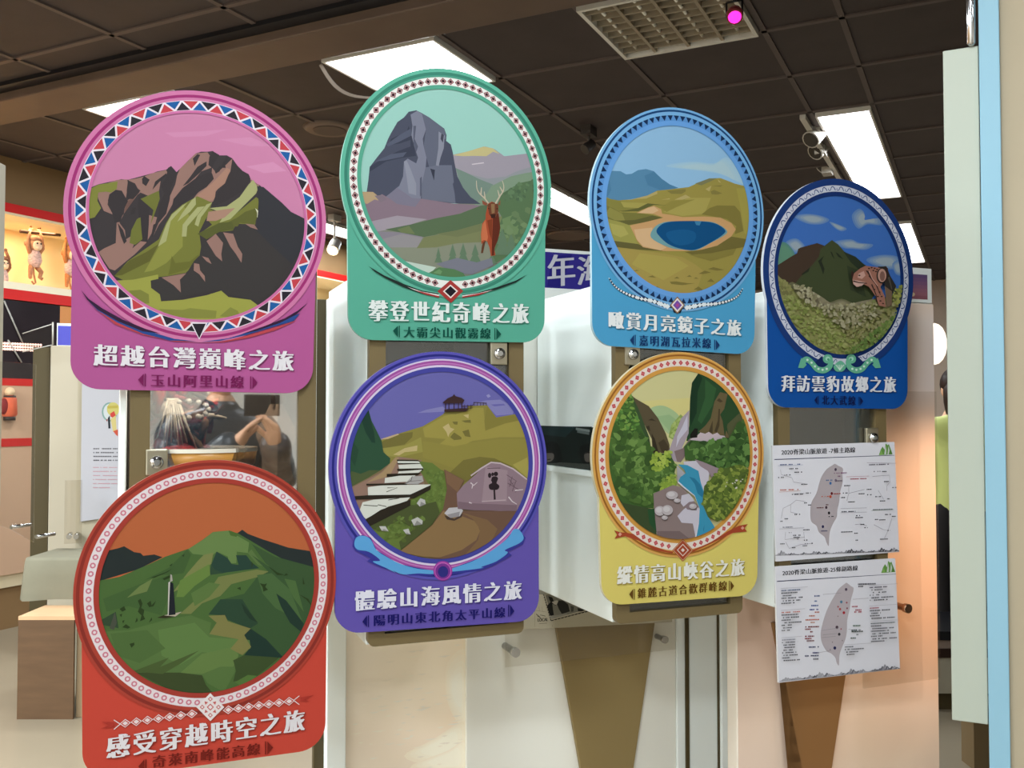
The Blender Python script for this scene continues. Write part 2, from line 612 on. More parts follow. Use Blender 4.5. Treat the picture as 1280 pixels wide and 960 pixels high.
def sign_pink():
    s = Sign('pink sign with a rocky mountain ringed by red and blue triangles, above the red sign',
             ((111.2, 262), (380.6, 272), (240, 141), (248, 399.6)), ((89.8, 340), (396, 340), (87.5, 486), (390.5, 492)), 'B45A93', 'D9B8CC')
    a = s.art(-0.0002, K1, True)
    a.raw(s.ell, 'C880A4')
    a.crop = C1
    a.p('CD88AB', '520,270 700,262 800,255 700,285 560,290'); a.p('CD88AB', '760,300 900,290 1000,330 900,330'); a.p('D08CAF', '880,420 1000,400 1060,440 960,450')
    a.crop = K1
    a.p('3F393A', '40,245 100,220 225,192 260,195 300,185 400,158 420,150 470,140 497,120 525,155 545,135 585,95 630,52 660,42 695,42 725,38 750,62 800,62 830,78 860,120 905,165 930,195 980,225 1010,250 1050,290 1095,320 1150,370 1190,405 1230,408 1240,700 1000,960 200,960 30,600')
    # mauve-brown rock
    R = '957268'
    a.p(R, '200,196 258,193 262,225 250,295 228,255 195,250 160,275 150,330 180,385 130,365 100,300 92,262 120,225')
    a.p(R, '262,195 300,190 340,180 400,158 470,142 480,165 440,200 430,260 390,290 330,265 285,300 245,330 240,380 215,430 245,470 250,520 300,490 320,400 350,380 420,400 400,470 360,540 300,600 190,690 160,680 100,590 130,570 195,540 200,430 240,380 255,310 330,255 300,230')
    a.p(R, '545,135 630,52 695,45 720,80 715,130 660,150 620,200 560,250 520,300 470,390 430,440 400,500 470,330 520,220 530,170')
    a.p(R, '720,130 745,160 800,110 830,80 832,130 790,200 740,260 730,310 650,370 600,390 570,360 640,270 715,200')
    a.p('A67D6B', '800,130 820,140 790,215 740,255 735,300 690,320 650,365 605,395 640,280 720,215')
    a.p(R, '930,192 978,225 960,270 930,240')
    # dark crevices
    D = '3B3536'
    for q in ('160,275 195,250 230,258 250,300 262,310 245,345 220,425 190,430 165,340 152,310', '262,198 300,215 325,262 290,300 255,300 255,250',
              '320,290 345,270 380,310 375,440 368,535 330,530 285,570 300,535 330,520 320,400 315,330', '480,130 497,120 528,155 520,190 495,240 490,300 470,380 425,435 430,340 460,270 440,230 470,180',
              '510,300 560,240 640,180 700,155 720,160 730,190 690,235 620,280 540,340 490,395', '640,125 690,95 690,120 650,160 590,215 560,230 600,180',
              '615,80 640,55 655,60 640,90 625,120', '705,70 725,40 760,60 740,90 720,130 700,115', '735,150 760,120 775,125 760,150 740,162', '765,130 800,65 812,75 790,110 795,130',
              '390,490 400,440 420,430 410,470 395,510', '338,190 350,175 380,195 360,230 340,215', '395,250 410,205 470,160 475,170 430,210', '275,385 285,350 305,345 300,380',
              '205,430 235,470 255,530 240,545 222,500', '830,85 865,135 920,165 930,190 890,255 800,310 740,335 715,340 740,280 790,215 820,150'):
        a.p(D, q)
    # greens
    G = '7E7F3B'
    a.p(G, '44,250 100,222 205,205 200,245 170,265 140,260 100,265 95,310 115,350 80,400 44,410')
    a.p('6E7035', '330,300 430,255 435,300 400,400 385,440 400,360'); a.p('6E7035', '270,540 280,470 310,410 330,400 335,470 340,520 300,550')
    a.p('747537', '190,720 260,640 330,590 430,520 470,430 500,380 560,330 640,285 720,320 690,400 650,480 660,560 650,620 590,700 480,720 400,730 250,750')
    a.p('5E5C2C', '185,720 270,635 360,590 430,545 380,640 300,680 230,715'); a.p('8A8A42', '430,560 500,390 560,330 600,400 560,480 560,560 470,650 400,690 350,700')
    a.p('68682F', '490,680 500,610 520,650 600,640 650,600 640,640 580,685 480,715')
    for q in ('425,560 470,440 500,385 560,335 585,320 545,365 495,420 470,530', '555,505 560,440 600,390 640,345 680,340 620,410 585,450 580,505', '625,440 640,390 690,330 720,320 660,400 645,450', '530,425 555,380 610,305 630,290 632,330 600,370'):
        a.p('A5A571', q)
    a.p('747537', '650,490 720,440 690,410 700,350 760,380 800,400 850,380 900,340 960,290 975,300 970,360 960,400 955,440 860,435 845,470 760,480')
    a.p('A5A571', '705,350 800,340 870,290 920,220 945,195 970,240 960,270 900,330 850,380 820,410 760,430 790,380'); a.p('A6806E', '700,370 800,355 845,350 790,400 740,420 690,420')
    a.p('5F6030', '800,430 860,400 900,370 960,350 965,400 950,440 870,430 850,470 760,470')
    a.p('585A2E', '640,490 760,430 830,425 840,465 760,480 690,520'); a.p('DCD8C0', '955,350 972,365 975,400 965,400 966,375')
    # dark slope at the lower right
    a.p('37363A', '965,230 1000,235 1100,320 1150,370 1230,410 1220,560 1150,660 1020,560 960,470 975,330')
    a.p('3D3938', '660,515 700,525 780,480 830,480 845,450 930,450 970,480 1050,560 1150,650 1060,800 960,875 930,850 830,830 770,800 640,820 500,855 440,855 435,820 385,785 390,740 430,730 560,720 590,690 620,640 660,600')
    for q in ('690,530 740,490 780,540 770,600 775,640 740,610', '780,482 835,490 860,560 885,600 880,648 850,600 820,560', '445,728 580,705 545,740 550,810 510,770', '665,612 700,622 718,655 690,640', '622,650 650,655 655,690 680,720 682,752 650,710 620,690', '900,435 950,440 970,468 930,455'):
        a.p(R, q)
    a.p('9A9A48', '200,745 290,740 425,712 428,735 385,745 388,785 435,820 442,858 560,850 690,825 770,800 810,835 930,850 970,880 900,980 400,980 250,800')
    a.p('7C7D3C', '265,800 330,795 375,820 378,870 330,870'); a.p('83843F', '430,900 560,905 600,895 745,910 740,950 500,950'); a.p('83843F', '760,940 820,890 860,910 880,950')
    a.build('picture', s.root)
    b = s.art(-0.0012)
    s.ring(b, 1.0, 1.219, 'CD77A3'); s.ring(b, 1.0, 1.026, 'CB6FA2'); s.ring(b, 1.026, 1.122, 'E9DEE6'); s.ring(b, 1.150, 1.178, '9E3270')
    n = 84; cs = ('245C9C', 'C4434C', '2E2930')
    b.nx()
    for i in range(n):
        t = TAU * i / n + 0.02; w = TAU / n * 0.84
        k0, k1 = (1.03, 1.106) if i % 2 else (1.118, 1.042)
        b.raw([s.pt(k0, t - w), s.pt(k0, t + w), s.pt(k1, t)], cs[i % 3])
    b.build('ring_border', s.root)
    o = s.art(-0.0014, C2)
    o.p('B9464F', '205,230 300,290 420,335 560,375 650,383 560,380 420,350 300,305'); o.p('B9464F', '1110,285 1000,320 880,355 780,380 700,384 780,384 900,362 1010,330')
    o.p('2D4A8A', '180,200 240,240 330,290 440,332 560,368 660,380 540,376 420,345 310,297 220,242'); o.p('2D4A8A', '1120,255 1090,290 1000,315 880,352 760,378 680,382 800,366 920,330 1040,285')
    o.p('35203A', '147,152 180,190 240,232 330,282 430,323 500,345 420,335 310,290 220,238 175,195'); o.p('35203A', '1156,207 1110,243 1050,278 960,312 860,347 930,332 1030,298 1100,262')
    o.p('E9DEE6', '632,296 710,296 672,372'); o.p('2A242C', '641,301 701,301 672,366')
    o.build('ornament', s.root)
    s.titles(C2, '超越台灣巔峰之旅', ((203, 487), (1092, 512), (203, 392)), 'E8E2E6', '玉山阿里山線', ((455, 580), (872, 587), (455, 524)), '7A1F55', '7C3A66',
             [((400, 550), (425, 523), (425, 580)), ((930, 562), (908, 535), (908, 590))])


def sign_teal():
    s = Sign('teal sign with a grey rock peak and a brown stag, above the purple sign',
             ((451, 232), (667, 236), (558, 111.6), (561, 346.2)), ((433.8, 270), (682, 270), (435.5, 424.5), (680.5, 428.3)), '5AAA92', '9CCFBF')
    a = s.art(-0.0002, C5, True)
    a.raw(s.ell, '98C6BA')
    a.p('9A929C', '640,500 665,484 720,472 790,455 840,440 890,455 940,492 1000,485 1060,478 1130,500 1130,700 640,700')
    a.p('BEB27E', '665,487 760,462 830,440 880,450 915,480 880,468 845,492 780,490 720,492'); a.p('C8BCC0', '765,533 830,524 832,530 770,538')
    a.p('8D9094', '690,570 850,612 950,600 1000,575 1110,540 1130,560 1130,700 690,700')
    a.crop = K2
    a.p('7E7F72', '40,420 1240,380 1240,980 40,980')
    a.p('72857A', '690,160 760,190 850,235 940,270 930,420 820,400 740,330'); a.p('7B8F78', '930,280 1060,215 1150,195 1240,180 1240,430 800,420 900,330')
    a.crop = C5
    a.p('494C5C', '205,690 215,620 222,550 260,500 300,450 320,400 335,370 370,310 405,285 430,255 470,247 500,262 540,285 580,315 620,345 632,380 630,410 655,430 665,470 675,530 690,600 720,660 760,710 815,747 700,745 600,738 480,740 350,745 250,720')
    a.p('3A3D4C', '430,330 455,395 465,470 470,490 400,500 310,520 222,575 222,548 300,500 380,462 440,440 440,405 380,425 330,432 335,400 420,360')
    a.p('535768', '310,430 380,380 440,345 448,380 380,415 320,440'); a.p('535768', '250,520 340,480 420,470 400,495 300,515')
    a.p('7A7B8B', '440,270 475,250 500,265 515,310 522,350 505,400 510,440 525,500 520,560 500,640 495,720 440,742 300,715 380,650 400,600 405,520 425,505 470,530 480,500 460,440 445,380 450,330')
    a.p('5F6272', '500,263 540,285 620,348 632,400 600,405 590,480 580,560 540,552 525,500 510,440 522,350'); a.p('686B7B', '520,552 580,540 660,540 672,640 684,742 500,722 500,640')
    a.p('85869 4'.replace(' ', ''), '590,360 622,382 617,450 600,500 590,545 575,540 588,450'); a.p('8A8B99', '405,520 420,515 440,560 470,640 470,700 430,690 420,610')
    a.p('555868', '455,330 470,330 462,400 480,440 470,470 455,420'); a.p('555868', '490,610 500,600 500,690 490,710'); a.p('40424F', '605,370 618,380 612,420 600,400'); a.p('363845', '545,558 570,565 565,622')
    a.p('484B5B', '665,640 690,600 720,660 760,710 815,747 680,742 675,690')
    a.crop = K2
    a.p('84707C', '60,400 120,375 200,335 260,370 400,410 460,365 680,398 860,410 700,470 500,510 300,495 100,530')
    a.p('787384', '230,350 300,290 400,360 460,365 420,420 300,400'); a.p('B09774', '60,318 140,320 170,345 190,380 150,370 100,400 70,390'); a.p('7D6E78', '150,345 200,340 230,370 190,390')
    a.p('9C919A', '110,520 300,478 500,502 380,540 250,570 130,590'); a.p('867E88', '130,580 330,590 470,620 430,690 350,720 260,700 170,650')
    a.p('8F8A8C', '180,640 330,600 470,625 430,700 300,760 220,700'); a.p('848775', '230,690 430,690 560,690 700,660 850,640 950,700 900,860 700,870 560,830 400,790 300,750')
    a.p('56694C', '220,570 400,535 560,495 720,465 860,410 960,400 960,520 700,580 480,620 330,592'); a.p('6B7650', '300,570 380,545 420,600 330,592')
    a.p('777B55', '430,695 480,622 650,592 860,530 1000,480 1110,460 1140,560 980,650 700,662 560,690'); a.p('6E7450', '560,600 700,575 860,530 860,580 700,620')
    a.p('BCCBBE', '350,780 560,822 520,865 410,835')
    a.p('566F4D', '960,420 1000,330 1120,260 1215,240 1235,330 1215,450 1150,610 1040,745 930,810 960,600 1000,490'); a.p('6B8259', '1000,500 1080,470 1115,560 1090,650 1020,620'); a.p('50684A', '1010,330 1060,290 1100,310 1090,360 1020,380')
    a.leaves(3, '1000,330 1120,260 1215,240 1225,330 1120,380 1010,380', 40, 12, 26, ['4A6248', '566F50', '607A58'])
    a.leaves(4, '990,560 1130,420 1200,440 1120,640 980,760', 30, 18, 36, ['566F4D', '64795 5'.replace(' ', ''), '6F855E'])
    for x, y0, y1, w in ((575, 690, 790, 26), (670, 665, 800, 40), (740, 660, 790, 40), (820, 665, 790, 40), (1000, 560, 740, 60), (1060, 600, 720, 50), (930, 740, 800, 40)):
        a.p('61785F', [(x, y0), (x + w * .6, y0 + (y1 - y0) * .6), (x + w * .4, y0 + (y1 - y0) * .6), (x + w, y1), (x - w, y1), (x - w * .4, y0 + (y1 - y0) * .6), (x - w * .6, y0 + (y1 - y0) * .6)])
    a.p('777783', '560,800 700,760 830,790 930,760 940,810 800,870 690,860'); a.p('53774F', '510,860 580,822 680,835 740,860 760,890 600,890'); a.p('6A8F62', '540,860 580,835 600,850 590,870')
    # stag
    B = 'A0492D'
    a.p('5E3A28', '875,650 890,640 880,690 872,728 858,728 865,680'); a.p(B, '890,470 905,400 930,385 960,395 975,420 970,470 985,545 980,610 962,660 948,700 955,742 925,748 915,690 900,650 885,645 862,670 858,600 868,530 890,500')
    a.p('BE6A46', '868,540 888,505 895,560 905,620 900,650 880,640 862,650 860,600'); a.p('5C281A', '938,495 975,460 988,560 972,640 950,690 946,742 930,745 932,640'); a.p('7A3720', '900,510 935,500 930,640 915,600')
    a.p('6A3B28', '902,405 935,388 972,402 974,450 958,488 935,492 912,470'); a.p('8A6A48', '925,400 950,400 950,460 930,465'); a.p('382018', '920,470 956,468 952,494 928,496'); a.p('2A1814', '905,430 914,428 912,440'); a.p('2A1814', '962,428 971,430 966,440')
    a.p('8A4F3A', '865,375 902,396 895,412 870,402'); a.p('8A4F3A', '988,375 972,400 985,412')
    for q in ('908,396 880,360 850,332 832,298 828,245', '858,338 862,290', '886,366 880,318', '955,398 982,352 1006,315 1010,280 1000,245', '982,352 970,308', '1002,318 984,286'):
        a.st_('BDB39C', q, 11, 5, True)
    a.build('picture', s.root)
    b = s.art(-0.0012)
    s.ring(b, 1.0, 1.219, '60B097'); s.ring(b, 1.0, 1.043, '55A288'); s.ring(b, 1.043, 1.125, 'E9E8E2'); s.ring(b, 1.147, 1.180, '3B806D'); s.ring(b, 1.125, 1.147, '4E9A83')
    b.nx(); n = 78
    for lay, (w, h, c) in enumerate(((.46, .037, '7A2A34'), (.32, .026, 'E3C9C6'), (.27, .021, '6A2630'), (.17, .014, '221A22'))):
        for i in range(n):
            t = TAU * (i + .5) / n
            if abs((t - 1.5 * math.pi)) < 0.13: continue
            s.diamond(b, 1.084, t, TAU / n * w, h, c)
        b.nx()
    b.build('ring_border', s.root)
    o = s.art(-0.0014, C6)
    for c, d in (('16221F', 0), ('E9E8E2', 5), ('A5383A', 9)):
        pass
    o.p('1E2C28', '215,268 300,318 400,362 500,398 590,414 590,432 500,415 400,380 300,330 250,298'); o.p('1E2C28', '1062,312 1000,345 900,380 800,408 715,420 715,432 800,420 900,392 1000,355')
    o.p('E9E8E2', '420,378 500,404 592,420 592,427 500,412'); o.p('E9E8E2', '880,394 800,412 715,424 715,430 800,420'); o.p('A5383A', '460,395 592,428 592,436 520,420'); o.p('A5383A', '860,402 715,430 715,437 800,424')
    o.p('A53A36', '652,342 720,400 655,464 582,402'); o.p('EFE6DE', '652,366 692,401 653,440 612,402'); o.p('211B22', '652,374 683,402 653,432 621,402')
    o.build('ornament', s.root)
    s.titles(C6, '攀登世紀奇峰之旅', ((215, 560), (1070, 575), (215, 448)), 'E4EAE6', '大霸尖山觀霧線', ((400, 648), (868, 655), (400, 590)), '0F4F42', '3F7F6E',
             [((345, 612), (372, 585), (372, 648)), ((922, 630), (896, 598), (896, 660))])


def sign_purple():
    s = Sign('purple sign with stone steps, a carved boulder and a hilltop pavilion, below the teal sign',
             ((437.5, 580), (660.6, 584), (549, 464.7), (551, 698.6)), ((419.5, 650), (673, 650), (418.3, 793), (673.7, 775.5)), '6656AC', '9A92C8')
    a = s.art(-0.0002, K3, True)
    a.raw(s.ell, '6A66A8')
    a.p('8480B4', '400,158 450,140 540,122 560,150 470,155'); a.p('8480B4', '700,108 770,90 850,85 900,110 930,130 920,165 830,172 800,140 740,118'); a.p('6A66A8', '800,112 870,108 880,116 820,122'); a.p('9490BE', '775,62 790,55 800,68 785,75')
    a.p('7E6C4C', '20,400 1040,300 1040,1000 20,1000')
    a.p('8B8141', '190,310 300,270 430,230 540,165 560,140 660,140 680,120 780,115 830,182 930,165 1030,150 1040,580 560,640 420,480 200,430')
    a.p('9C9048', '430,240 545,175 600,160 680,150 700,130 760,130 770,230 880,205 980,190 1000,290 850,290 700,310 620,350 480,360 555,300 440,290')
    a.p('857B3C', '780,118 830,182 930,168 1000,160 1000,190 880,215 770,255 765,200'); a.p('7A713A', '540,165 560,148 660,150 610,165')
    a.p('746C38', '200,318 290,272 375,262 372,290 330,330 210,352'); a.p('746C38', '578,290 600,264 640,290 640,302 600,306'); a.p('746C38', '590,205 620,205 618,222 600,220'); a.p('746C38', '640,200 690,195 692,212 660,210'); a.p('746C38', '645,258 680,248 690,290 660,285')
    a.p('98904A', '210,350 330,335 420,290 430,370 300,400 230,390'); a.p('8F8542', '430,310 600,340 700,320 850,300 1000,300 1010,480 800,420 600,460 430,400')
    a.p('776E38', '570,490 650,415 740,397 820,405 920,450 640,540'); a.p('A59A50', '920,440 1000,400 1010,520 960,480')
    a.p('C0AD78', '538,235 570,215 580,238 602,246 575,270 568,290 558,262'); a.p('C0AD78', '268,385 330,350 400,335 398,365 330,372 300,390'); a.p('C0AD78', '650,170 680,165 678,188'); a.p('BFA680', '195,302 295,270 300,276 240,300')
    a.p('30503A', '0,580 0,100 132,135 150,200 185,270 205,310 215,372 252,405 250,432 200,470 130,512 40,560'); a.p('233E31', '132,135 92,190 118,265 150,318 170,322 165,270 150,215'); a.p('4E5A38', '0,580 40,475 90,490 140,470 200,470 130,512'); a.p('2A4735', '40,300 80,360 60,450 30,400')
    a.p('937566', '40,565 200,482 290,395 420,415 440,560 300,640 60,720 30,640'); a.p('A58A66', '120,540 210,480 280,400 300,400 250,500')
    a.p('66783A', '380,418 480,430 545,480 560,570 540,680 480,765 310,905 200,880 120,770 200,740 380,620 470,560 430,500')
    a.leaves(5, '440,460 540,480 558,580 520,690 400,720 300,830 200,800 380,640 480,560', 200, 5, 15, ['617538', '6B7F3E', '6F8442', '5C6F36'])
    a.p('4C5530', '130,780 200,740 360,660 420,660 500,640 520,700 480,765 310,905 300,860 380,790 300,740 200,800'); a.leaves(6, '170,770 320,720 440,730 320,860 200,840', 40, 8, 18, ['5F7336', '6C8040', '566430'])
    a.p('6E5343', '545,465 655,525 620,600 640,690 1010,690 980,740 850,910 560,960 300,915 480,770 540,680 560,570'); a.p('7D5F48', '550,470 650,525 618,590 560,540')
    a.p('8A6E4A', '300,915 480,770 540,690 640,720 720,750 740,800 720,850 640,905 520,945 420,940'); a.p('7D6144', '640,700 780,740 835,790 800,860 660,930 730,850 740,790 700,735')
    K = '2E281F'; Wt = 'D8D8CE'
    for c, q in ((K, '286,412 402,414 412,424 288,420'), (Wt, '292,420 405,421 413,431 292,432'), (K, '288,431 412,431 413,436 290,437'), (Wt, '295,441 414,435 432,462 300,463'), (K, '288,462 430,459 430,470 380,478 290,474'),
                 (Wt, '298,476 425,467 400,488 292,489'), (K, '232,490 420,483 400,498 232,506'), (Wt, '222,512 300,500 388,498 350,532 220,540'), (K, '120,544 350,540 340,550 122,553'),
                 (Wt, '128,562 200,553 472,547 455,570 360,602 130,606'), (K, '48,612 130,606 360,602 472,550 470,575 380,622 55,630'), (Wt, '100,645 160,630 358,618 340,640 240,668 118,735 80,700'), (K, '112,742 200,685 362,630 360,662 200,745 140,775')):
        a.p(c, q)
    a.st_('4A463C', '230,588 290,565 235,566', 4); a.st_('4A463C', '105,660 180,665 185,658 230,668', 4); a.st_('4A463C', '240,632 300,622', 4)
    a.p('A9A5A2', '328,545 370,503 425,500 432,530 400,547'); a.st_('3A342E', '330,545 365,525 370,503', 3); a.st_('77736E', '360,530 420,525', 3)
    for q in ('395,650 415,622 440,632 444,655 412,668', '365,742 400,725 428,745 425,765 380,772', '190,775 225,775 242,803 205,800', '320,795 350,788 362,820 338,818'):
        a.p('BDBBB6', q)
        pp = P(q); a.p('8E8C88', [pp[-1], pp[-2], ((pp[0][0] + pp[2][0]) / 2, (pp[0][1] + pp[2][1]) / 2)])
    a.p('4A3B34', '545,715 600,735 645,705 640,725 600,745 560,738'); a.p('BEBABC', '545,705 570,675 632,670 647,690 630,720 580,730'); a.p('948F92', '560,712 630,695 625,722 580,730')
    a.p('8F7882', '613,595 650,550 720,490 745,455 800,425 850,430 920,460 1000,520 990,580 945,690 850,692 700,685 618,680'); a.p('9C858D', '770,450 890,470 885,640 750,640'); a.p('7C656E', '620,640 700,650 940,660 940,692 700,688 618,680')
    a.st_('C5B2B5', '690,500 745,460 800,427 850,432 920,462 995,520', 8, 8); a.st_('B9A5AA', '750,640 880,632', 5); a.st_('5F4A50', '780,460 850,458', 4)
    G = '2C2226'
    a.e(G, 792, 498, 9, 14); a.e(G, 808, 492, 7, 10); a.e(G, 826, 490, 12, 12); a.e(G, 820, 515, 18, 12); a.p(G, '800,520 835,518 830,540 845,555 835,575 795,575 788,550 805,538', True); a.st_(G, '817,572 820,630', 10, 12)
    for q in ('885,495 940,530 900,550', '890,540 950,575 930,590', '900,520 930,565', '915,505 900,560', '935,530 915,585'): a.st_('6A545C', q, 4)
    for q in ('688,538 706,552 725,535', '680,645 695,650', '895,615 915,640 940,655', '930,580 975,575', '700,550 695,570'): a.st_('D6C8CA', q, 7, 3)
    a.st_('3E2B2C', '640,122 700,118 705,100 775,105', 4); a.st_('3E2B2C', '640,135 700,130', 3)
    for x in (655, 672, 690, 708, 725, 742, 758, 774): a.st_('3E2B2C', [(x, 100 if x > 700 else 112), (x, 118 if x > 700 else 136)], 3)
    a.p('3E2A2A', '535,102 562,78 590,66 598,55 606,66 640,76 655,88 645,104 545,106')
    for x in (552, 570, 598, 622, 640): a.st_('3E2A2A', [(x, 100), (x, 140)], 5)
    a.p('3E2A2A', '545,138 640,132 680,138 660,150 600,150 545,152')
    a.build('picture', s.root)
    b = s.art(-0.0012)
    s.ring(b, 1.0, 1.219, '5B55AE'); s.ring(b, 1.0, 1.05, '46469A'); s.ring(b, 1.05, 1.072, 'D9CDE4'); s.ring(b, 1.072, 1.122, 'A2509E'); s.ring(b, 1.085, 1.10, 'BE78B6'); s.ring(b, 1.122, 1.138, 'D9CDE4'); s.ring(b, 1.165, 1.19, '2C2C7C')
    b.build('ring_border', s.root)
    o = s.art(-0.0014, C8)
    o.p('3A3A92', '172,310 182,262 225,250 270,265 300,330 420,405 600,440 600,468 480,465 330,425 250,390 270,375 190,335'); o.p('3A3A92', '1095,265 1060,222 1025,230 980,290 880,360 710,425 700,460 850,440 920,415 1022,358 1000,340 1080,300')
    for q in ('182,300 195,262 235,255 270,275 300,330 360,370 430,405 520,430 605,440 600,458 520,455 440,460 390,440 400,450 350,425 280,392 320,385 260,340 200,328', '1085,265 1060,222 1030,222 1005,260 960,300 880,355 800,395 700,430 700,445 800,435 870,425 860,420 940,390 1000,345 985,330 1060,295'):
        o.p('5FA4DA', q, True)
    o.e('9A3C9C', 654, 441, 51, 53); o.e('C060B4', 654, 441, 45, 47); o.e('7A3590', 654, 443, 40, 42); o.e('33307F', 655, 446, 28, 30)
    o.build('ornament', s.root)
    s.titles(C8, '體驗山海風情之旅', ((183, 655), (1075, 592), (183, 548)), 'E6E4F0', '陽明山東北角太平山線', ((282, 735), (988, 688), (282, 677)), '1E1A66', '443A84',
             [((225, 712), (250, 678), (250, 740)), ((1035, 655), (1012, 622), (1012, 684))])


def sign_blue():
    s = Sign('light blue sign with a dark blue mountain lake, above the yellow sign',
             ((757.6, 260), (935.9, 264), (846, 157.6), (848, 366.3)), ((739.5, 290), (945.3, 290), (740.3, 431.1), (942.8, 443.7)), '4E9FCB', 'BFD9E4')
    a = s.art(-0.0002, K4, True)
    a.raw(s.ell, '8FB9DA')
    a.soft('A9C4CE', '98BED9', '415,140 480,122 600,112 720,122 790,85 850,120 910,200 930,265 850,225 740,185 600,165 480,152', 4)
    a.p('5685A6', '20,190 80,170 130,172 165,192 200,188 240,165 290,158 340,172 390,220 440,255 495,277 360,310 220,345 100,360 20,335'); a.p('4C7C9E', '280,200 340,175 390,220 440,255 490,277 380,290 300,260'); a.p('4C7C9E', '30,260 60,230 70,290 50,330 20,330')
    a.p('988B45', '20,328 60,345 100,357 200,350 300,325 360,295 430,288 560,272 620,245 690,218 760,215 800,230 850,250 910,265 970,270 970,980 20,980')
    a.p('7B7A55', '600,250 690,217 740,216 700,235 640,262')
    for c, q in (('B2A268', '200,350 300,325 360,298 362,315 290,345'), ('B2A268', '470,352 540,320 572,338 520,352'), ('B2A268', '665,285 705,262 690,300'), ('B9A870', '742,222 765,245 750,240'), ('B2A268', '385,352 440,343 440,350'),
                 ('82783F', '420,295 540,285 540,300 515,316 450,315'), ('82783F', '698,300 720,290 772,312 740,320 705,318'), ('82783F', '700,265 775,260 760,270'), ('A69A52', '440,400 560,340 700,340 660,440 520,455 400,430'), ('8F8440', '380,400 450,360 600,350 480,400 420,430'),
                 ('7F7439', '640,445 690,405 740,388 850,390 885,430 905,550 850,570 860,520 800,475 700,455'), ('A09548', '860,280 960,280 960,600 910,560 890,420'),
                 ('857F3F', '20,340 150,362 310,378 240,420 150,432 20,400'), ('A29850', '130,365 310,375 330,385 240,405 150,400'), ('5F5F33', '110,425 240,425 340,385 420,388 300,375 240,405 160,420'),
                 ('77733A', '130,432 250,437 330,450 395,465 290,492 180,512 90,485 20,462 20,380 80,405'), ('8C8646', '60,400 140,440 160,490 90,480 30,450'), ('625F34', '100,485 180,512 300,492 395,466 330,452 220,480'),
                 ('98934C', '20,470 120,490 190,515 212,570 240,635 150,622 60,612'), ('A8A158', '60,500 150,520 180,570 130,590 80,570'), ('625C34', '60,608 150,620 240,632 285,655 420,678 250,668 80,648'),
                 ('C69A68', '188,515 300,490 400,465 335,442 230,436 300,402 340,390 385,412 392,440 450,448 520,462 660,458 760,465 830,500 857,540 830,582 740,642 650,668 540,676 400,676 270,652 235,612 205,550'),
                 ('D2AD82', '215,540 330,528 335,600 420,655 380,672 270,645 230,600'), ('D5B084', '240,435 300,405 340,395 370,420 330,440'), ('706634', '535,682 640,668 740,642 830,585 930,602 915,650 800,670 700,690 600,706'), ('857A3C', '560,700 700,690 860,660 840,700 700,740')):
        a.p(c, q)
    a.p('6E9BA0', '322,592 340,530 400,495 500,487 640,487 722,497 795,540 792,572 700,625 610,670 520,668 430,652', True)
    a.p('0E4C7C', '356,545 390,507 450,490 560,486 650,489 730,503 788,542 776,572 700,622 600,668 510,662 430,632 372,580', True); a.p('165788', '420,560 520,540 600,560 590,620 500,640 440,610', True); a.p('3F7FA6', '596,488 640,488 628,515 606,512')
    a.p('A3904C', '90,650 250,672 400,692 520,715 600,760 650,800 600,960 150,980'); a.p('A99A50', '250,690 480,720 560,770 400,860 200,760'); a.p('B08A50', '100,690 200,790 300,870 420,930 560,940 560,970 250,960 80,760')
    for q in ('300,840 330,830 355,845', '440,870 480,868 560,880 600,880 520,892 450,885', '465,850 485,838 502,850', '545,838 565,828 580,840', '590,850 605,842 622,852', '620,820 660,800 700,812 650,822', '680,790 715,778 785,795 740,800', '675,870 700,850 722,872', '590,920 620,900 655,925', '200,805 230,795 250,800', '340,905 360,900 380,912'):
        a.p('7C7039', q)
    a.build('picture', s.root)
    b = s.art(-0.0012)
    s.ring(b, 1.0, 1.219, '78AFDC'); s.ring(b, 1.0, 1.06, '689FDC'); s.ring(b, 1.06, 1.125, '5B92CE'); s.ring(b, 1.168, 1.192, '18406F')
    b.nx(); n = 80
    for i in range(n):
        t = TAU * (i + .5) / n
        b.raw([s.pt(1.125, t - TAU / n * .42), s.pt(1.125, t + TAU / n * .42), s.pt(1.06, t)], '142C50')
    b.build('ring_border', s.root)
    o = s.art(-0.0014, C10)
    path1 = [(202, 335), (240, 385), (300, 425), (380, 455), (470, 475), (560, 508)]; path2 = [(1022, 400), (990, 445), (930, 475), (850, 492), (770, 498), (680, 516)]
    o.st_('152138', path1, 6, 26, True); o.st_('152138', path2, 6, 26, True)
    o.p('152138', '590,520 655,520 640,548 600,545')
    for path in (path1, path2):
        q = open_catmull(path, 8); nn = 22
        for i in range(nn):
            t = i / (nn - 1); j = min(int((t ** 0.85) * (len(q) - 1)), len(q) - 1); r = 4 + 13 * t
            x, y = q[j]; o.p('E6ECEE', [(x - r, y), (x, y - r), (x + r, y), (x, y + r)])
    for c, k in (('8A6A44', 1), ('E8E0DC', .82), ('7A4FA8', .58), ('B04A8E', .25)):
        o.p(c, [(621 - 47 * k, 500), (621, 500 - 54 * k), (621 + 47 * k, 500), (621, 500 + 54 * k)])
    o.build('ornament', s.root)
    s.titles(C10, '瞰賞月亮鏡子之旅', ((195, 640), (1015, 692), (195, 535)), 'EAEDEC', '嘉明湖瓦拉米線', ((385, 748), (830, 766), (385, 684)), '17386A', '38718F',
             [((330, 715), (355, 682), (355, 748)), ((882, 745), (858, 712), (858, 776))])


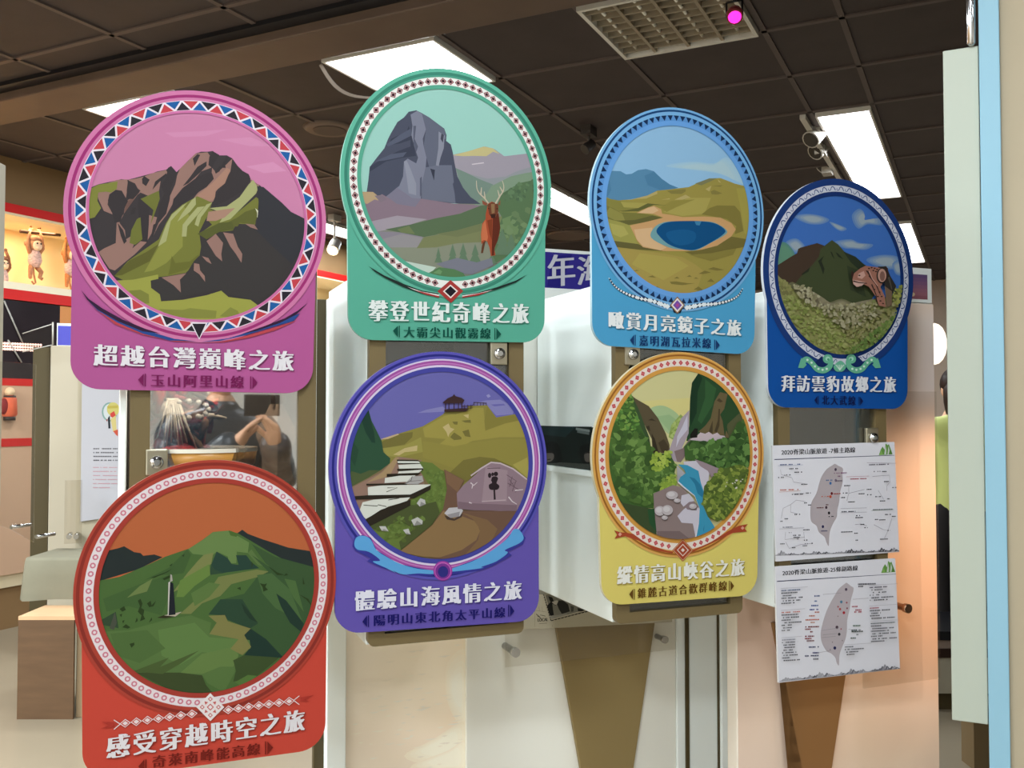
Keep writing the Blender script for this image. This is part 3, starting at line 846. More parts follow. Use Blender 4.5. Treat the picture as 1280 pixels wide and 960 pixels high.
def sign_yellow():
    s = Sign('yellow sign with a green gorge and a turquoise river, below the light blue sign',
             ((760.6, 566), (936.3, 570), (848, 463), (849, 673.7)), ((748, 610), (949.5, 610), (752.3, 757.4), (946.3, 743.8)), 'E2D070', 'E9DFC0', off=-0.009)
    a = s.art(-0.0002, K5, True)
    a.raw(s.ell, 'CFC891')
    a.p('D6CB86', '200,200 480,180 480,300 300,280'); a.p('A5BC8C', '265,245 310,222 360,230 420,275 430,340 380,380 300,310', True); a.p('97B384', '300,280 370,270 410,300 380,370')
    a.p('8FA25A', '380,325 430,268 452,290 400,410 365,390'); a.leaves(11, '380,330 440,280 400,390 370,380', 20, 8, 14, ['9DB063', '86994F', 'ABBB70'])
    a.p('2B4A2D', '525,48 560,55 640,110 720,200 820,330 820,440 460,410 475,330 480,180 490,100'); a.p('1D3624', '525,48 490,100 478,250 484,330 515,260 520,150 545,75'); a.p('355A35', '560,80 620,130 600,220 540,320 520,300 560,180')
    a.p('6A5C3F', '640,150 680,160 662,240 640,270 690,395 590,385 525,360 560,330 590,290 610,200'); a.p('4A3F2C', '632,240 640,240 636,330 622,365 610,360 628,300'); a.p('4A3F2C', '622,195 635,182 655,200 640,205'); a.p('4A3F2C', '580,360 600,300 600,370')
    a.p('C8B6BC', '470,405 520,380 535,365 560,372 580,362 600,376 625,366 640,380 665,384 672,402 560,414'); a.p('1B1B18', '480,375 505,342 522,345 518,392 480,396')
    a.p('56583A', '670,300 745,250 820,330 820,440 690,410'); a.p('2F4A2C', '690,200 745,260 680,320 665,390 650,280')
    a.p('5A4F3A', '165,165 190,185 260,225 310,290 350,370 370,430 372,475 280,475 275,400 240,330 200,250'); a.p('352E22', '275,370 292,400 312,472 285,475'); a.p('3D3527', '242,335 262,328 268,358 250,350'); a.p('3D3527', '255,300 275,290 300,305 280,302'); a.p('463C2B', '310,420 340,400 365,440 360,472 330,472')
    a.p('3C5132', '165,158 205,240 262,390 275,470 200,420 160,300 110,220')
    a.p('A89BA4', '476,245 472,370 440,440 420,525 365,510 368,460 400,370 432,290'); a.p('C6C1CF', '466,270 466,350 425,400 405,445 412,385 440,330'); a.p('826F6E', '395,465 440,450 482,392 482,430 448,500 430,525 410,520')
    a.p('43632F', '20,420 80,280 105,200 165,158 215,330 285,475 370,478 405,540 385,640 290,700 285,770 200,765 110,740 40,640')
    a.leaves(12, '70,300 105,200 160,165 200,300 215,370 130,360', 90, 8, 18, ['4F7434', '5F8A40', '7A9A48', '3D5C2C'])
    a.leaves(13, '45,400 130,360 230,380 285,475 260,520 270,600 200,740 90,660', 190, 12, 30, ['506E34', '5E7E3E', '42602C', '70904A', '3C562A'])
    a.leaves(14, '270,570 400,530 395,590 300,660 280,740 220,750', 70, 10, 26, ['506E34', '5E7E3E', '42602C', '70904A'])
    a.leaves(15, '255,490 290,475 370,470 372,540 300,570 272,545', 50, 8, 18, ['9AB048', '86A03E', 'A9BC55'])
    a.leaves(16, '300,650 350,600 400,585 405,640 330,672', 40, 8, 18, ['86A03E', '7A9440', '9AB048'])
    a.p('3D4C2E', '30,640 120,740 285,775 300,930 200,880 100,780'); a.p('2B5030', '250,775 285,770 300,900 260,850')
    a.p('41602F', '445,440 480,405 560,414 680,402 720,330 770,290 820,400 820,540 700,565 600,558 520,520 450,510')
    a.leaves(17, '450,430 560,415 690,405 760,290 800,400 800,530 700,560 600,555 520,510', 160, 12, 28, ['4A6B34', '3B5A2C', '557A3E', '668A48', '2F4A25'])
    a.p('8C7A78', '280,690 385,645 440,660 520,760 505,940 300,930 285,780'); a.p('77656 4'.replace(' ', ''), '300,890 420,890 470,930 400,960 300,940')
    a.p('C9C3CF', '440,520 520,515 580,570 570,640 540,705 500,620 450,560'); a.p('C9C3CF', '408,810 440,775 480,745 525,770 522,840 505,925 490,850 430,845'); a.p('8C7A80', '440,735 480,725 515,760 510,780 460,775 445,755'); a.p('C9C3CF', '430,700 470,690 500,730 470,735 440,760 425,740')
    a.p('98868C', '500,508 540,520 640,562 590,605 570,570 530,545')
    a.p('D8D6DE', '405,540 450,585 425,605 408,630 440,660 500,705 524,770 520,850 500,925 515,925 535,850 540,760 520,690 440,640 430,620 455,590')
    a.p('3E93B4', '410,535 460,538 520,570 532,630 552,690 547,760 575,820 620,890 560,940 508,925 522,850 526,770 500,700 442,652 414,625 424,602 452,582 442,560'); a.p('2C7799', '470,600 500,640 515,690 545,715 548,690 528,640 500,610'); a.p('2C7799', '545,880 552,855 548,895')
    a.p('56682F', '550,650 600,600 640,560 740,535 800,570 780,690 700,800 620,840 570,815 540,745')
    a.leaves(18, '555,650 640,560 740,535 795,570 770,690 700,790 620,835 575,810 545,745', 230, 7, 20, ['6F8236', '5F7330', '83933F', '4A5C29', '94A24C'])
    a.leaves(19, '640,640 740,560 780,600 700,700', 8, 4, 8, ['D8D4C8'])
    for x, y, rx, ry in ((377, 698, 32, 22), (405, 727, 18, 11), (312, 782, 28, 26), (352, 778, 30, 27), (338, 818, 16, 11), (488, 758, 20, 14)):
        a.e('5E5252', x + 1, y + 5, rx, ry); a.e('BBB2B4', x, y, rx, ry); a.e('CDC6C8', x - 4, y - 5, rx * .6, ry * .55)
    a.build('picture', s.root)
    b = s.art(-0.0012)
    s.ring(b, 1.0, 1.219, 'D49B4A'); s.ring(b, 1.0, 1.05, 'D39A48'); s.ring(b, 1.05, 1.135, 'EBDDD2'); s.ring(b, 1.17, 1.19, '98602A'); s.ring(b, 1.20, 1.219, 'DDA95E')
    b.nx(); n = 74
    for i in range(n):
        t = TAU * (i + .5) / n
        if abs(t - 1.5 * math.pi) < .12: continue
        s.diamond(b, 1.092, t, TAU / n * .34, .033, 'C2535A')
    b.nx()
    for i in range(n):
        t = TAU * (i + .5) / n
        if abs(t - 1.5 * math.pi) < .12: continue
        s.diamond(b, 1.092, t, TAU / n * .09, .01, 'DD8A86')
    b.build('ring_border', s.root)
    o = s.art(-0.0014, C12)
    o.p('A9492E', '232,358 270,370 320,375 350,380 440,445 560,485 600,490 590,500 480,480 380,420 300,395 235,410 252,385'); o.p('A9492E', '1055,320 1035,345 1050,366 960,375 850,430 720,490 700,490 720,478 830,430 930,365 1000,330')
    o.p('E2A08C', '268,370 280,382 268,396 258,384'); o.p('E2A08C', '1022,332 1034,344 1022,356 1012,345')
    for x in range(-5, 6):
        pass
    for c, k in (('A9492E', 1.12), ('EBD9A8', 1.02), ('A9492E', .98), ('EBDDD2', .62), ('A9492E', .52), ('EBDDD2', .2)):
        o.p(c, [(655 - 58 * k, 480), (655, 480 - 62 * k), (655 + 58 * k, 480), (655, 480 + 62 * k)])
    o.build('ornament', s.root)
    s.titles(C12, '縱情高山峽谷之旅', ((250, 692), (1035, 635), (250, 582)), 'F2F0E6', '錐麓古道合歡群峰線', ((375, 778), (928, 728), (375, 716)), '6A4A1C', 'A08C3E',
             [((325, 752), (349, 718), (349, 785)), ((970, 700), (948, 668), (948, 732))])


def sign_red():
    s = Sign('red orange sign with a green hill and stone obelisk, below the pink sign',
             ((123.6, 732), (392.8, 738), (258, 603.6), (259, 865.8)), ((101.5, 780), (408.5, 780), (103, 977), (406.5, 935.5)), 'CB4A3B', 'DDB0A0')
    a = s.art(-0.0002, K6, True)
    a.raw(s.ell, 'B8643D')
    a.p('2A3130', '20,180 95,165 140,155 175,143 230,175 265,180 280,195 340,188 385,203 250,270 20,340'); a.p('2B3231', '780,80 820,53 850,75 930,105 1010,130 1070,150 1130,160 1260,180 1260,290 1100,260 980,210 860,130')
    a.p('4C6837', '20,335 150,310 280,255 400,200 530,155 600,110 660,65 750,57 800,75 860,110 960,170 1100,245 1260,275 1260,980 20,980')
    for c, q in (('3D5534', '870,130 1000,200 1230,262 1230,440 1130,405 1050,310 950,240'), ('425C33', '280,330 420,260 520,160 540,190 500,290 430,300 380,300'), ('445F34', '60,430 260,350 420,300 420,420 380,520 200,470 80,500'),
                 ('68814A', '525,158 600,112 660,66 745,58 800,90 857,122 850,180 790,172 787,235 745,237 742,200 680,172 650,200 600,190 550,185'), ('4A662F', '745,58 800,74 788,92 755,84'),
                 ('5C7442', '850,180 870,160 910,215 945,255 905,245'), ('2B4338', '680,172 740,208 762,240 800,245 785,192 842,192 870,230 912,262 800,277 645,298 652,240'), ('344B36', '640,300 650,240 670,270 720,290'),
                 ('7A7F4C', '610,190 662,178 650,240 560,300 480,375 440,395 520,290 580,220'), ('66803F', '480,330 640,240 645,300 560,360 500,420 460,420'), ('757B48', '690,310 900,270 970,282 900,312 760,350 700,415 600,455 540,512 480,512 560,440 650,370'),
                 ('5B743F', '540,400 640,340 700,350 640,420 560,470'), ('6C7C48', '190,425 260,360 330,320 300,390 230,410'),
                 ('3C5634', '870,190 960,250 1100,320 1230,400 1230,560 1100,700 1030,755 900,655 860,592 740,522 640,512 700,435 830,402 900,312 962,282'), ('4E6A3C', '1050,320 1110,332 1155,500 1100,425'), ('4A663C', '900,300 980,290 1080,380 1150,560 1000,480 930,400'),
                 ('2F4734', '635,515 700,432 820,432 862,500 905,565 860,592 740,545 720,520'), ('23382F', '830,625 862,590 950,650 1045,752 830,737 868,690 845,655'), ('25392F', '1005,400 1060,440 1155,565 1140,610 1080,560 1030,470'), ('26392B', '815,450 850,490 905,560 860,540 830,500'),
                 ('57713E', '40,610 200,600 420,540 540,520 650,560 640,620 860,655 865,700 780,745 780,830 720,940 630,890 600,845 400,835 240,825 100,760'), ('5F7B44', '360,600 560,560 640,640 800,650 760,740 600,720 480,790 380,740'), ('647C44', '600,730 780,690 800,740 770,800 700,800 600,840 480,835'), ('4F6939', '100,620 300,600 400,700 260,780 140,740'),
                 ('7E7A48', '635,522 725,518 740,552 866,592 830,628 850,662 868,692 820,737 755,702 800,650 640,622 680,560'), ('3E4A2A', '240,832 480,832 600,847 622,900 655,938 560,960 400,915 280,852'), ('4A5B31', '225,825 420,750 370,802 583,712 480,785 385,840'), ('3E4F2C', '770,765 830,737 1022,750 900,852 770,882 785,822'), ('557239', '780,885 850,845 900,850 820,910'),
                 ('364A33', '50,545 130,500 145,590 60,572'), ('4A4E40', '95,590 125,500 135,560 120,600')):
        a.p(c, q)
    for q in ('150,485 175,470 185,490 165,500', '150,515 165,512 160,530', '165,550 178,545 170,565', '165,585 185,568 210,585 195,592', '250,440 265,430 275,455 268,480 285,490 280,520 290,540 262,552 270,520 250,500 262,470', '235,560 245,530 250,550', '300,455 320,440 325,465 350,440 335,470 312,475', '310,560 325,530 328,545', '205,675 230,668 232,680 215,697', '320,315 400,285 440,265 410,285 340,315', '385,320 425,300 425,315 395,328', '420,250 440,235 432,250', '490,195 505,185 500,200', '915,345 940,350 955,345 945,365 960,380 935,390 930,365', '790,372 810,365 812,382', '870,225 880,240 870,260', '960,250 1010,285 1050,300 1010,300', '1060,290 1070,300 1045,305', '1150,310 1160,350 1150,350', '1130,405 1180,430 1200,470 1170,435'):
        a.p('2E3F20', q)
    a.p('35321F', '355,532 395,518 455,525 400,536'); a.p('B5AA97', '392,520 490,500 455,526'); a.p('C8C2B8', '417,340 427,334 424,518 413,521'); a.p('22252A', '426,338 443,345 456,515 418,520'); a.p('A9A498', '428,295 436,300 440,332 426,337')
    a.build('picture', s.root)
    b = s.art(-0.0012)
    s.ring(b, 1.0, 1.219, 'AE4436'); s.ring(b, 1.0, 1.047, 'A83E34'); s.ring(b, 1.047, 1.13, 'E9DCDE'); s.ring(b, 1.165, 1.195, '8C332A')
    n = 88; tt = [TAU * (i + .5) / n for i in range(n)]
    for hw, hk, c in ((.36, .027, 'CF7B8C'), (.17, .013, 'E9DCDE')):
        b.nx()
        for t in tt:
            if abs(t - 1.5 * math.pi) > .1: b.raw([s.pt(1.088 + hk * math.sin(q), t + TAU / n * hw * math.cos(q)) for q in [TAU * j / 8 for j in range(8)]], c)
    b.build('ring_border', s.root)
    o = s.art(-0.0014, C4)
    o.p('B13A30', '165,432 222,438 225,455 160,465 200,450'); o.p('B13A30', '1112,315 1050,325 1050,340 1090,345 1070,332')
    for (x0, y0), (x1, y1) in (((272, 440), (568, 398)), ((730, 380), (1000, 342))):
        for i in range(7):
            t = i / 6; x = x0 + (x1 - x0) * t; y = y0 + (y1 - y0) * t
            o.p('EBDDDD', [(x - 25, y + 3), (x, y - 19), (x + 25, y - 3), (x, y + 19)]); o.p('CB4A3B', [(x - 20, y + 2), (x, y - 15), (x + 20, y - 2), (x, y + 15)]); o.p('EBDDDD', [(x - 13, y + 1), (x, y - 10), (x + 13, y - 1), (x, y + 10)])
    o.st_('EBDDDD', '250,443 222,425', 4); o.st_('EBDDDD', '250,443 222,467', 4); o.st_('EBDDDD', '1020,338 1045,318', 4); o.st_('EBDDDD', '1020,338 1045,357', 4)
    cx, cy = 650, 368
    o.p('EFE4E2', [(cx - 62, cy), (cx, cy - 62), (cx + 62, cy), (cx, cy + 62)])
    for dx, dy in ((0, 0), (0, -36), (0, 36), (-36, 0), (36, 0)):
        for c, r in (('C9605E', 16 if (dx, dy) == (0, 0) else 11), ('EFE4E2', 10 if (dx, dy) == (0, 0) else 6)):
            o.p(c, [(cx + dx - r, cy + dy), (cx + dx, cy + dy - r), (cx + dx + r, cy + dy), (cx + dx, cy + dy + r)])
    for sx, sy in ((1, 1), (-1, 1), (1, -1), (-1, -1)):
        o.p('C9605E', [(cx + sx * 10, cy + sy * 22), (cx + sx * 22, cy + sy * 10), (cx + sx * 26, cy + sy * 26)])
    o.build('ornament', s.root)
    s.titles(C4, '感受穿越時空之旅', ((187, 600), (1070, 472), (187, 497)), 'E9E2E4', '奇萊南峰能高線', ((390, 640), (873, 578), (390, 586)), '7A241C', '93382F',
             [((330, 632), (357, 600), (357, 660)), ((928, 548), (903, 520), (903, 578))])


def sign_navy():
    s = Sign('dark blue sign with a spotted wild cat, rightmost sign above two white sheets',
             ((971.8, 342), (1125.3, 346), (1048, 245.2), (1049, 443)), ((958.3, 390), (1135, 390), (960.5, 509), (1134.5, 511.5)), '1050A0', 'DDE3EA')
    a = s.art(-0.0002, K7, True)
    a.raw(s.ell, '3E6CB6')
    for q in ('150,140 220,125 300,135 350,160 300,185 220,180', '480,130 520,95 550,120 545,160 600,155 650,150 650,190 570,185 520,210 490,180', '100,290 160,265 210,310 180,340 150,345', '380,285 470,270 520,290 600,300 560,330 480,325 430,320', '350,170 400,185 450,210 420,225 380,205', '560,390 640,360 740,370 760,430 660,440', '710,410 760,390 770,470 730,470'):
        a.soft('98A6B0', '5078B6', q, 4, 0.16)
    a.soft('5E8A72', '4F7F86', '30,310 90,285 140,330 150,380 60,430 20,400', 3)
    a.p('433429', '20,440 130,370 165,350 172,325 185,318 280,292 330,310 310,390 200,470 150,545 20,500')
    a.p('40482D', '300,325 350,285 365,275 400,300 435,340 500,385 560,420 640,540 560,660 300,650 140,540 190,480 250,420 290,370'); a.p('2B3325', '430,340 500,370 560,425 520,445 470,400'); a.p('252A1E', '190,470 240,430 230,455 195,475'); a.p('252A1E', '285,395 318,365 305,395 322,440 315,472 300,430'); a.p('252A1E', '355,340 365,345 380,385 365,365'); a.p('252A1E', '385,345 400,352 430,385 400,370'); a.p('343C28', '450,420 520,450 560,600 470,560')
    a.soft('8B8268', '5E5E40', '120,520 220,560 330,630 420,610 500,640 560,620 680,600 740,640 600,800 300,800 120,700', 5, .1)
    a.p('8A8A54', '30,470 100,510 150,570 260,650 400,690 560,640 700,600 760,530 790,640 700,800 560,960 300,960 100,800')
    a.leaves(20, '30,470 110,520 150,560 90,640 40,560', 110, 6, 16, ['7C7A48', '868252', '706E44', '8C8A58'])
    a.leaves(21, '60,600 160,590 250,660 380,700 420,800 560,830 560,930 400,960 250,920 130,800', 620, 5, 15, ['7F8A46', '8A9350', '959B5C', '757F42', '9C9E66', '858A50'])
    a.leaves(22, '300,660 560,630 720,600 760,700 640,830 500,850 420,800', 420, 5, 16, ['8D885A', '959066', '868452', '9C976C', '7F8450'])
    a.leaves(23, '520,860 640,760 740,680 690,810 560,930 420,930', 260, 5, 14, ['657C40', '708546', '5B7439', '7F8F4E'])
    a.leaves(24, '690,560 760,530 770,640 700,640', 60, 5, 13, ['8C9048', '7D8440', '9A9A54'])
    a.leaves(25, '130,530 230,550 330,640 420,640 560,640 640,690 440,790 300,700 170,600', 240, 5, 15, ['9A9372', '8E8868', 'A39D7C', '857F5E', 'A8A284'])
    a.p('2E2A26', '610,430 660,428 680,480 715,540 690,590 660,570 640,500'); a.p('6E5A48', '650,540 690,570 690,650 660,660')
    a.p('9B6A5A', '465,500 475,468 510,440 540,425 600,432 650,445 660,480 640,520 625,545 650,600 655,660 615,650 600,600 560,545 530,530 500,545 470,530')
    a.p('C3978A', '500,470 530,455 540,480 520,500 495,492'); a.p('C9A498', '468,505 500,510 540,520 520,538 490,545 472,530'); a.p('3A2520', '462,450 475,468 466,500 458,480'); a.st_('3A2520', '470,512 500,520 548,525', 7, 4); a.p('3A2520', '540,450 560,455 575,490 560,480'); a.st_('3A2520', '560,480 600,530 625,590', 9, 5); a.st_('3A2520', '575,530 600,590 605,630', 8, 4); a.st_('C3978A', '560,455 580,500 610,540', 6, 4)
    for x, y in ((560, 440), (575, 436), (592, 440), (606, 446), (585, 452), (600, 458), (620, 575), (632, 600), (625, 625), (640, 640), (590, 560), (610, 600)): a.e('3A2520', x, y, 6, 4)
    a.e('2A2420', 632, 482, 30, 44); a.e('B98F80', 634, 480, 24, 38); a.e('7D5A50', 636, 484, 15, 28); a.e('3A2520', 505, 480, 6, 4)
    a.p('3A2520', '650,425 668,440 664,500 655,520 660,470'); a.st_('504A40', '672,490 690,560', 12, 6)
    a.build('picture', s.root)
    b = s.art(-0.0012)
    s.ring(b, 1.0, 1.219, '1B3874'); s.ring(b, 1.0, 1.055, '15306A'); s.ring(b, 1.055, 1.135, 'C9CCDA'); b.nx(); n = 50
    for i in range(n):
        t = TAU * (i + .5) / n; d = TAU / n
        if abs(t - 1.5 * math.pi) < .12: continue
        q = [s.pt(1.095 + r, t + d * x) for x, r in ((-.42, -.024), (-.28, .01), (-.1, .024), (.05, .01), (.12, -.012), (.28, -.024), (.4, -.012), (.36, .004))]
        stroke(b, open_catmull(q, 3), .0022, .0012, '2A3F78')
    b.build('ring_border', s.root)
    o = s.art(-0.0014, C14); Gn = '68B393'
    for m in (1, -1):
        X = lambda x: 633 + (x - 633) * m
        o.p('12285C', [(X(500), 440), (X(585), 470), (X(590), 530), (X(520), 560), (X(440), 500)])
        o.st_(Gn, [(X(x), y) for x, y in ((362, 505), (375, 470), (400, 462), (430, 485), (470, 530), (520, 540), (560, 515), (570, 480), (550, 455))], 36, 40, True)
        o.p(Gn, [(X(332), 522), (X(355), 450), (X(395), 500), (X(372), 525)]); o.e(Gn, X(548), 458, 36, 34); o.e('A8DCC4', X(548), 456, 17, 16); o.e('4C9A7C', X(552), 462, 9, 9)
        for x, y in ((400, 465), (430, 485), (455, 512), (480, 530), (510, 537), (540, 530)): o.e('D5EBDD', X(x), y, 8, 8)
    o.p(Gn, '590,510 640,470 680,510 660,545 632,550 605,545', True)
    for x0 in (605, 620, 635, 650, 665): o.st_('D5EBDD', [(635, 540), (x0, 500)], 4, 5)
    o.build('ornament', s.root)
    s.titles(C14, '拜訪雲豹故鄉之旅', ((210, 695), (1045, 702), (210, 575)), 'E4E6EC', '北大武線', ((502, 790), (752, 796), (502, 722)), '0E1E50', '15306A',
             [((450, 757), (472, 727), (472, 790)), ((805, 765), (783, 733), (783, 796))])


for f_ in (sign_pink, sign_teal, sign_purple, sign_blue, sign_yellow, sign_red, sign_navy): f_()

# ------------------------------------------------------------------ room shell (room frame: a to the right, b into the depth)
WALL_A = -5.45
M_floor = mat('floor_vinyl', '8C806C', 0.28, spec=0.4, noise=0.06, nscale=1.5)
M_ceil = mat('ceiling_tile', '403736', 0.6, spec=0.3, noise=0.10, nscale=5, bump=0.15)
M_grid = mat('ceiling_grid', '5A4E4A', 0.5)
M_beam = mat('ceiling_beam', '5C4C42', 0.45, noise=0.15, nscale=3)
M_wallb = mat('wall_tan', '8A6C48', 0.7, noise=0.04, nscale=3)
M_wallp = mat('wall_pinkish', 'CDB9A6', 0.7)
M_wallw = mat('wall_white', 'E6E4DE', 0.7)

mb = MB(); mb.box(-9, 6, -5, 13, -0.1, 0); struct(mb, 'floor', M_floor, CM)
mb = MB(); mb.box(-9, 6, -5, 13, CEIL, CEIL + 0.1); struct(mb, 'ceiling', M_ceil, CM)
mb = MB(); mb.box(-9, 6, 12.5, 12.6, 0, CEIL); struct(mb, 'wall_back', M_wallp, CM)
mb = MB(); mb.box(-9, 6, -5.1, -5.0, 0, CEIL); struct(mb, 'wall_front', M_wallw, CM)
mb = MB(); mb.box(4.5, 4.6, -5, 12.5, 0, CEIL); struct(mb, 'wall_right', M_wallw, CM)
NB0, NB1, NB2, NB3 = 3.0, 4.33, 5.0, 8.5      # stretches of the niche along the left wall
mb = MB()
mb.box(WALL_A - .6, WALL_A, -5, 12.5, 2.65, CEIL); mb.box(WALL_A - .6, WALL_A, -5, NB0, 0, 2.65); mb.box(WALL_A - .6, WALL_A, NB3, 12.5, 0, 2.65)
mb.box(WALL_A - .6, WALL_A, NB0, NB3, 0, 2.06); mb.box(WALL_A - .6, WALL_A - .45, NB0, NB3, 2.06, 2.65)
struct(mb, 'wall_left', M_wallb, CM)
mb = MB(); mb.box(WALL_A - .001, WALL_A + .015, -5, 12.5, 0.26, 0.34); struct(mb, 'baseboard_left', M_cream, CM)

# ceiling grid bars
mb = MB(); w = .012
blines = [x * .593 + 3.38 for x in range(-13, 16)]
for b in blines: mb.box(-9, 4.5, b - w, b + w, CEIL - .008, CEIL + .002)
for a in [-.79 - .62 * k for k in range(0, 9)] + [-.48, .14, .76, 1.38, 2.0, 2.62, 3.24]: mb.box(a - w, a + w, -5, 12.5, CEIL - .008, CEIL + .002)
struct(mb, 'trim_1', M_grid, CM)
mb = MB(); mb.box(-5.45, 4.5, 3.03, 3.29, CEIL - .06, CEIL + .001); struct(mb, 'trim_2', M_beam, CM, bevel=.006)
mb = MB(); mb.box(-5.45, 4.5, 2.96, 3.03, CEIL - .02, CEIL + .001); struct(mb, 'recess_shade_strip', M_black, CM)  # black strip painted in for the shadow recess beside the beam

# lamps
M_emit = mat('lamp_diffuser', 'FFFFFF', 0.5, emit='FBFAFF', strength=6.0)
M_frame = mat('lamp_frame', 'D8D4CC', 0.35)


def panel_lamp(label, a0, a1, b0, b1, segs=1, group='square ceiling light panels', lens=True):
    r = root('ceiling_light', label, 'ceiling light', ((a0 + a1) / 2, (b0 + b1) / 2, CEIL - .03), CM, group)
    f = .012; m = MB()
    m.box(a0, a0 + f, b0, b1, CEIL - .025, CEIL - .001); m.box(a1 - f, a1, b0, b1, CEIL - .025, CEIL - .001)
    m.box(a0 + f, a1 - f, b0, b0 + f, CEIL - .025, CEIL - .001); m.box(a0 + f, a1 - f, b1 - f, b1, CEIL - .025, CEIL - .001)
    step = (b1 - b0) / segs
    for k in range(1, segs): m.box(a0 + f, a1 - f, b0 + k * step - .004, b0 + k * step + .004, CEIL - .025, CEIL - .001)
    m.build('frame', M_frame, r, CM)
    for k in range(segs):
        m = MB(); m.box(a0 + f, a1 - f, b0 + k * step + f, b0 + (k + 1) * step - f, CEIL - .018, CEIL - .002)
        m.build('diffuser', M_emit, r, CM)
    return r


panel_lamp('bright white ceiling light panel right above the teal sign', -2.64, -2.05, 3.39, 3.96)
panel_lamp('bright white ceiling light panel behind the top of the pink sign', -4.17, -3.57, 3.37, 3.96)
panel_lamp('long bright ceiling light strip above the dark blue sign', -.77, -.49, 5.2, 7.43, 2, 'long ceiling light strips')
panel_lamp('far bright ceiling light strip just right of the dark blue sign', -.77, -.49, 8.5, 10.8, 2, 'long ceiling light strips')
panel_lamp('bright ceiling light strip between the teal and light blue signs', -2.95, -2.67, 5.2, 7.5, 2, 'long ceiling light strips')
panel_lamp('bright ceiling light strip in the gap between the pink and teal signs', -5.15, -4.87, 5.2, 7.5, 2, 'long ceiling light strips')
for a_, b_ in UNSEEN_BACK_LAMPS:
    panel_lamp('unseen square ceiling light panel overhead behind the viewpoint', a_ - .3, a_ + .3, b_ - .3, b_ + .3)

# unlit louvre lamp at the top of the picture
r = root('louvre_light', 'unlit square ceiling light with a shiny louvre grid, top centre right', 'ceiling light', (-1.1, 3.67, CEIL - .03), CM)
a0, a1, b0, b1 = -1.40, -.81, 3.39, 3.96
m = MB(); f = .016
m.box(a0, a0 + f, b0, b1, CEIL - .03, CEIL - .001); m.box(a1 - f, a1, b0, b1, CEIL - .03, CEIL - .001); m.box(a0 + f, a1 - f, b0, b0 + f, CEIL - .03, CEIL - .001); m.box(a0 + f, a1 - f, b1 - f, b1, CEIL - .03, CEIL - .001)
m.build('frame', M_frame, r, CM)
M_louv = mat('louvre_aluminium', 'A89C88', 0.35, metal=.5)
m = MB(); m.box(a0 + f, a1 - f, b0 + f, b1 - f, CEIL - .004, CEIL - .001); m.build('reflector', mat('louvre_back', '857A68', .35), r, CM)
m = MB()
for k in range(1, 4):
    x = a0 + (a1 - a0) * k / 4; m.box(x - .007, x + .007, b0 + f, b1 - f, CEIL - .026, CEIL - .004)
m.build('baffle', M_louv, r, CM)
m = MB()
for k in range(1, 9):
    y = b0 + (b1 - b0) * k / 9; m.box(a0 + f, a1 - f, y - .004, y + .004, CEIL - .025, CEIL - .004)
m.build('louvre', M_louv, r, CM)
for k in range(4):
    x = a0 + (a1 - a0) * (k + .5) / 4
    m = MB(); m.tube([(x, b0 + .03, CEIL - .010), (x, b1 - .03, CEIL - .010)], .007, 8); m.build('tube', mat('tube_glass', 'E8E4D8', .3), r, CM)


def on_b(px, py, b): return hit(px, py, CM, b)


# magenta spotlight
p = on_b(918, 18, 3.55)
r = root('stage_spotlight', 'small black spotlight with a glowing magenta lens in front of the louvre light', 'spotlight', tuple(p), CM)
m = MB(); m.tube([(p.x, p.y, p.z + .012), (p.x + .004, p.y - .012, p.z - .004), (p.x + .008, p.y - .03, p.z - .022)], [.026, .032, .030], 12); m.build('housing', mat('spot_housing', '7A2A2E', .35), r, CM)
m = MB(); m.tube([(p.x + .0082, p.y - .031, p.z - .0225), (p.x + .0086, p.y - .033, p.z - .024)], [.025, .022], 12); m.build('lens', mat('spot_lens', 'E02AA0', .2, emit='FF2FB4', strength=1.6), r, CM)
m = MB()
for d in (-.03, .03): m.tube([(p.x + d, p.y, p.z - .005), (p.x + d, p.y, p.z + .05)], .004, 8)
m.tube([(p.x - .03, p.y, p.z + .05), (p.x + .03, p.y, p.z + .05)], .004, 8); m.tube([(p.x, p.y, p.z + .05), (p.x, p.y, CEIL)], .006, 8)
m.build('yoke', M_black, r, CM)

# hanging lens cover beside the lamp over the teal sign
m = MB(); q = []
for k in range(13):
    t = k / 12
    q.append((-2.66 - .05 * math.sin(math.pi * t), 3.40 + .50 * t, CEIL - .03 - .045 * math.sin(math.pi * t)))
for k in range(12):
    A_, B_ = q[k], q[k + 1]
    m.face([A_, B_, (B_[0] + .016, B_[1], B_[2] + .006), (A_[0] + .016, A_[1], A_[2] + .006)]); m.face([(A_[0] + .016, A_[1], A_[2] + .003), (B_[0] + .016, B_[1], B_[2] + .003), (B_[0], B_[1], B_[2] - .003), (A_[0], A_[1], A_[2] - .003)])
    m.face([(A_[0], A_[1], A_[2] - .003), (B_[0], B_[1], B_[2] - .003), B_, A_])
m.build('lamp_trim_strip', mat('trim_strip_grey', '8C8076', .4), None, CM, label='pale bowed trim strip sagging from the ceiling light left of the teal sign', cat='trim strip')

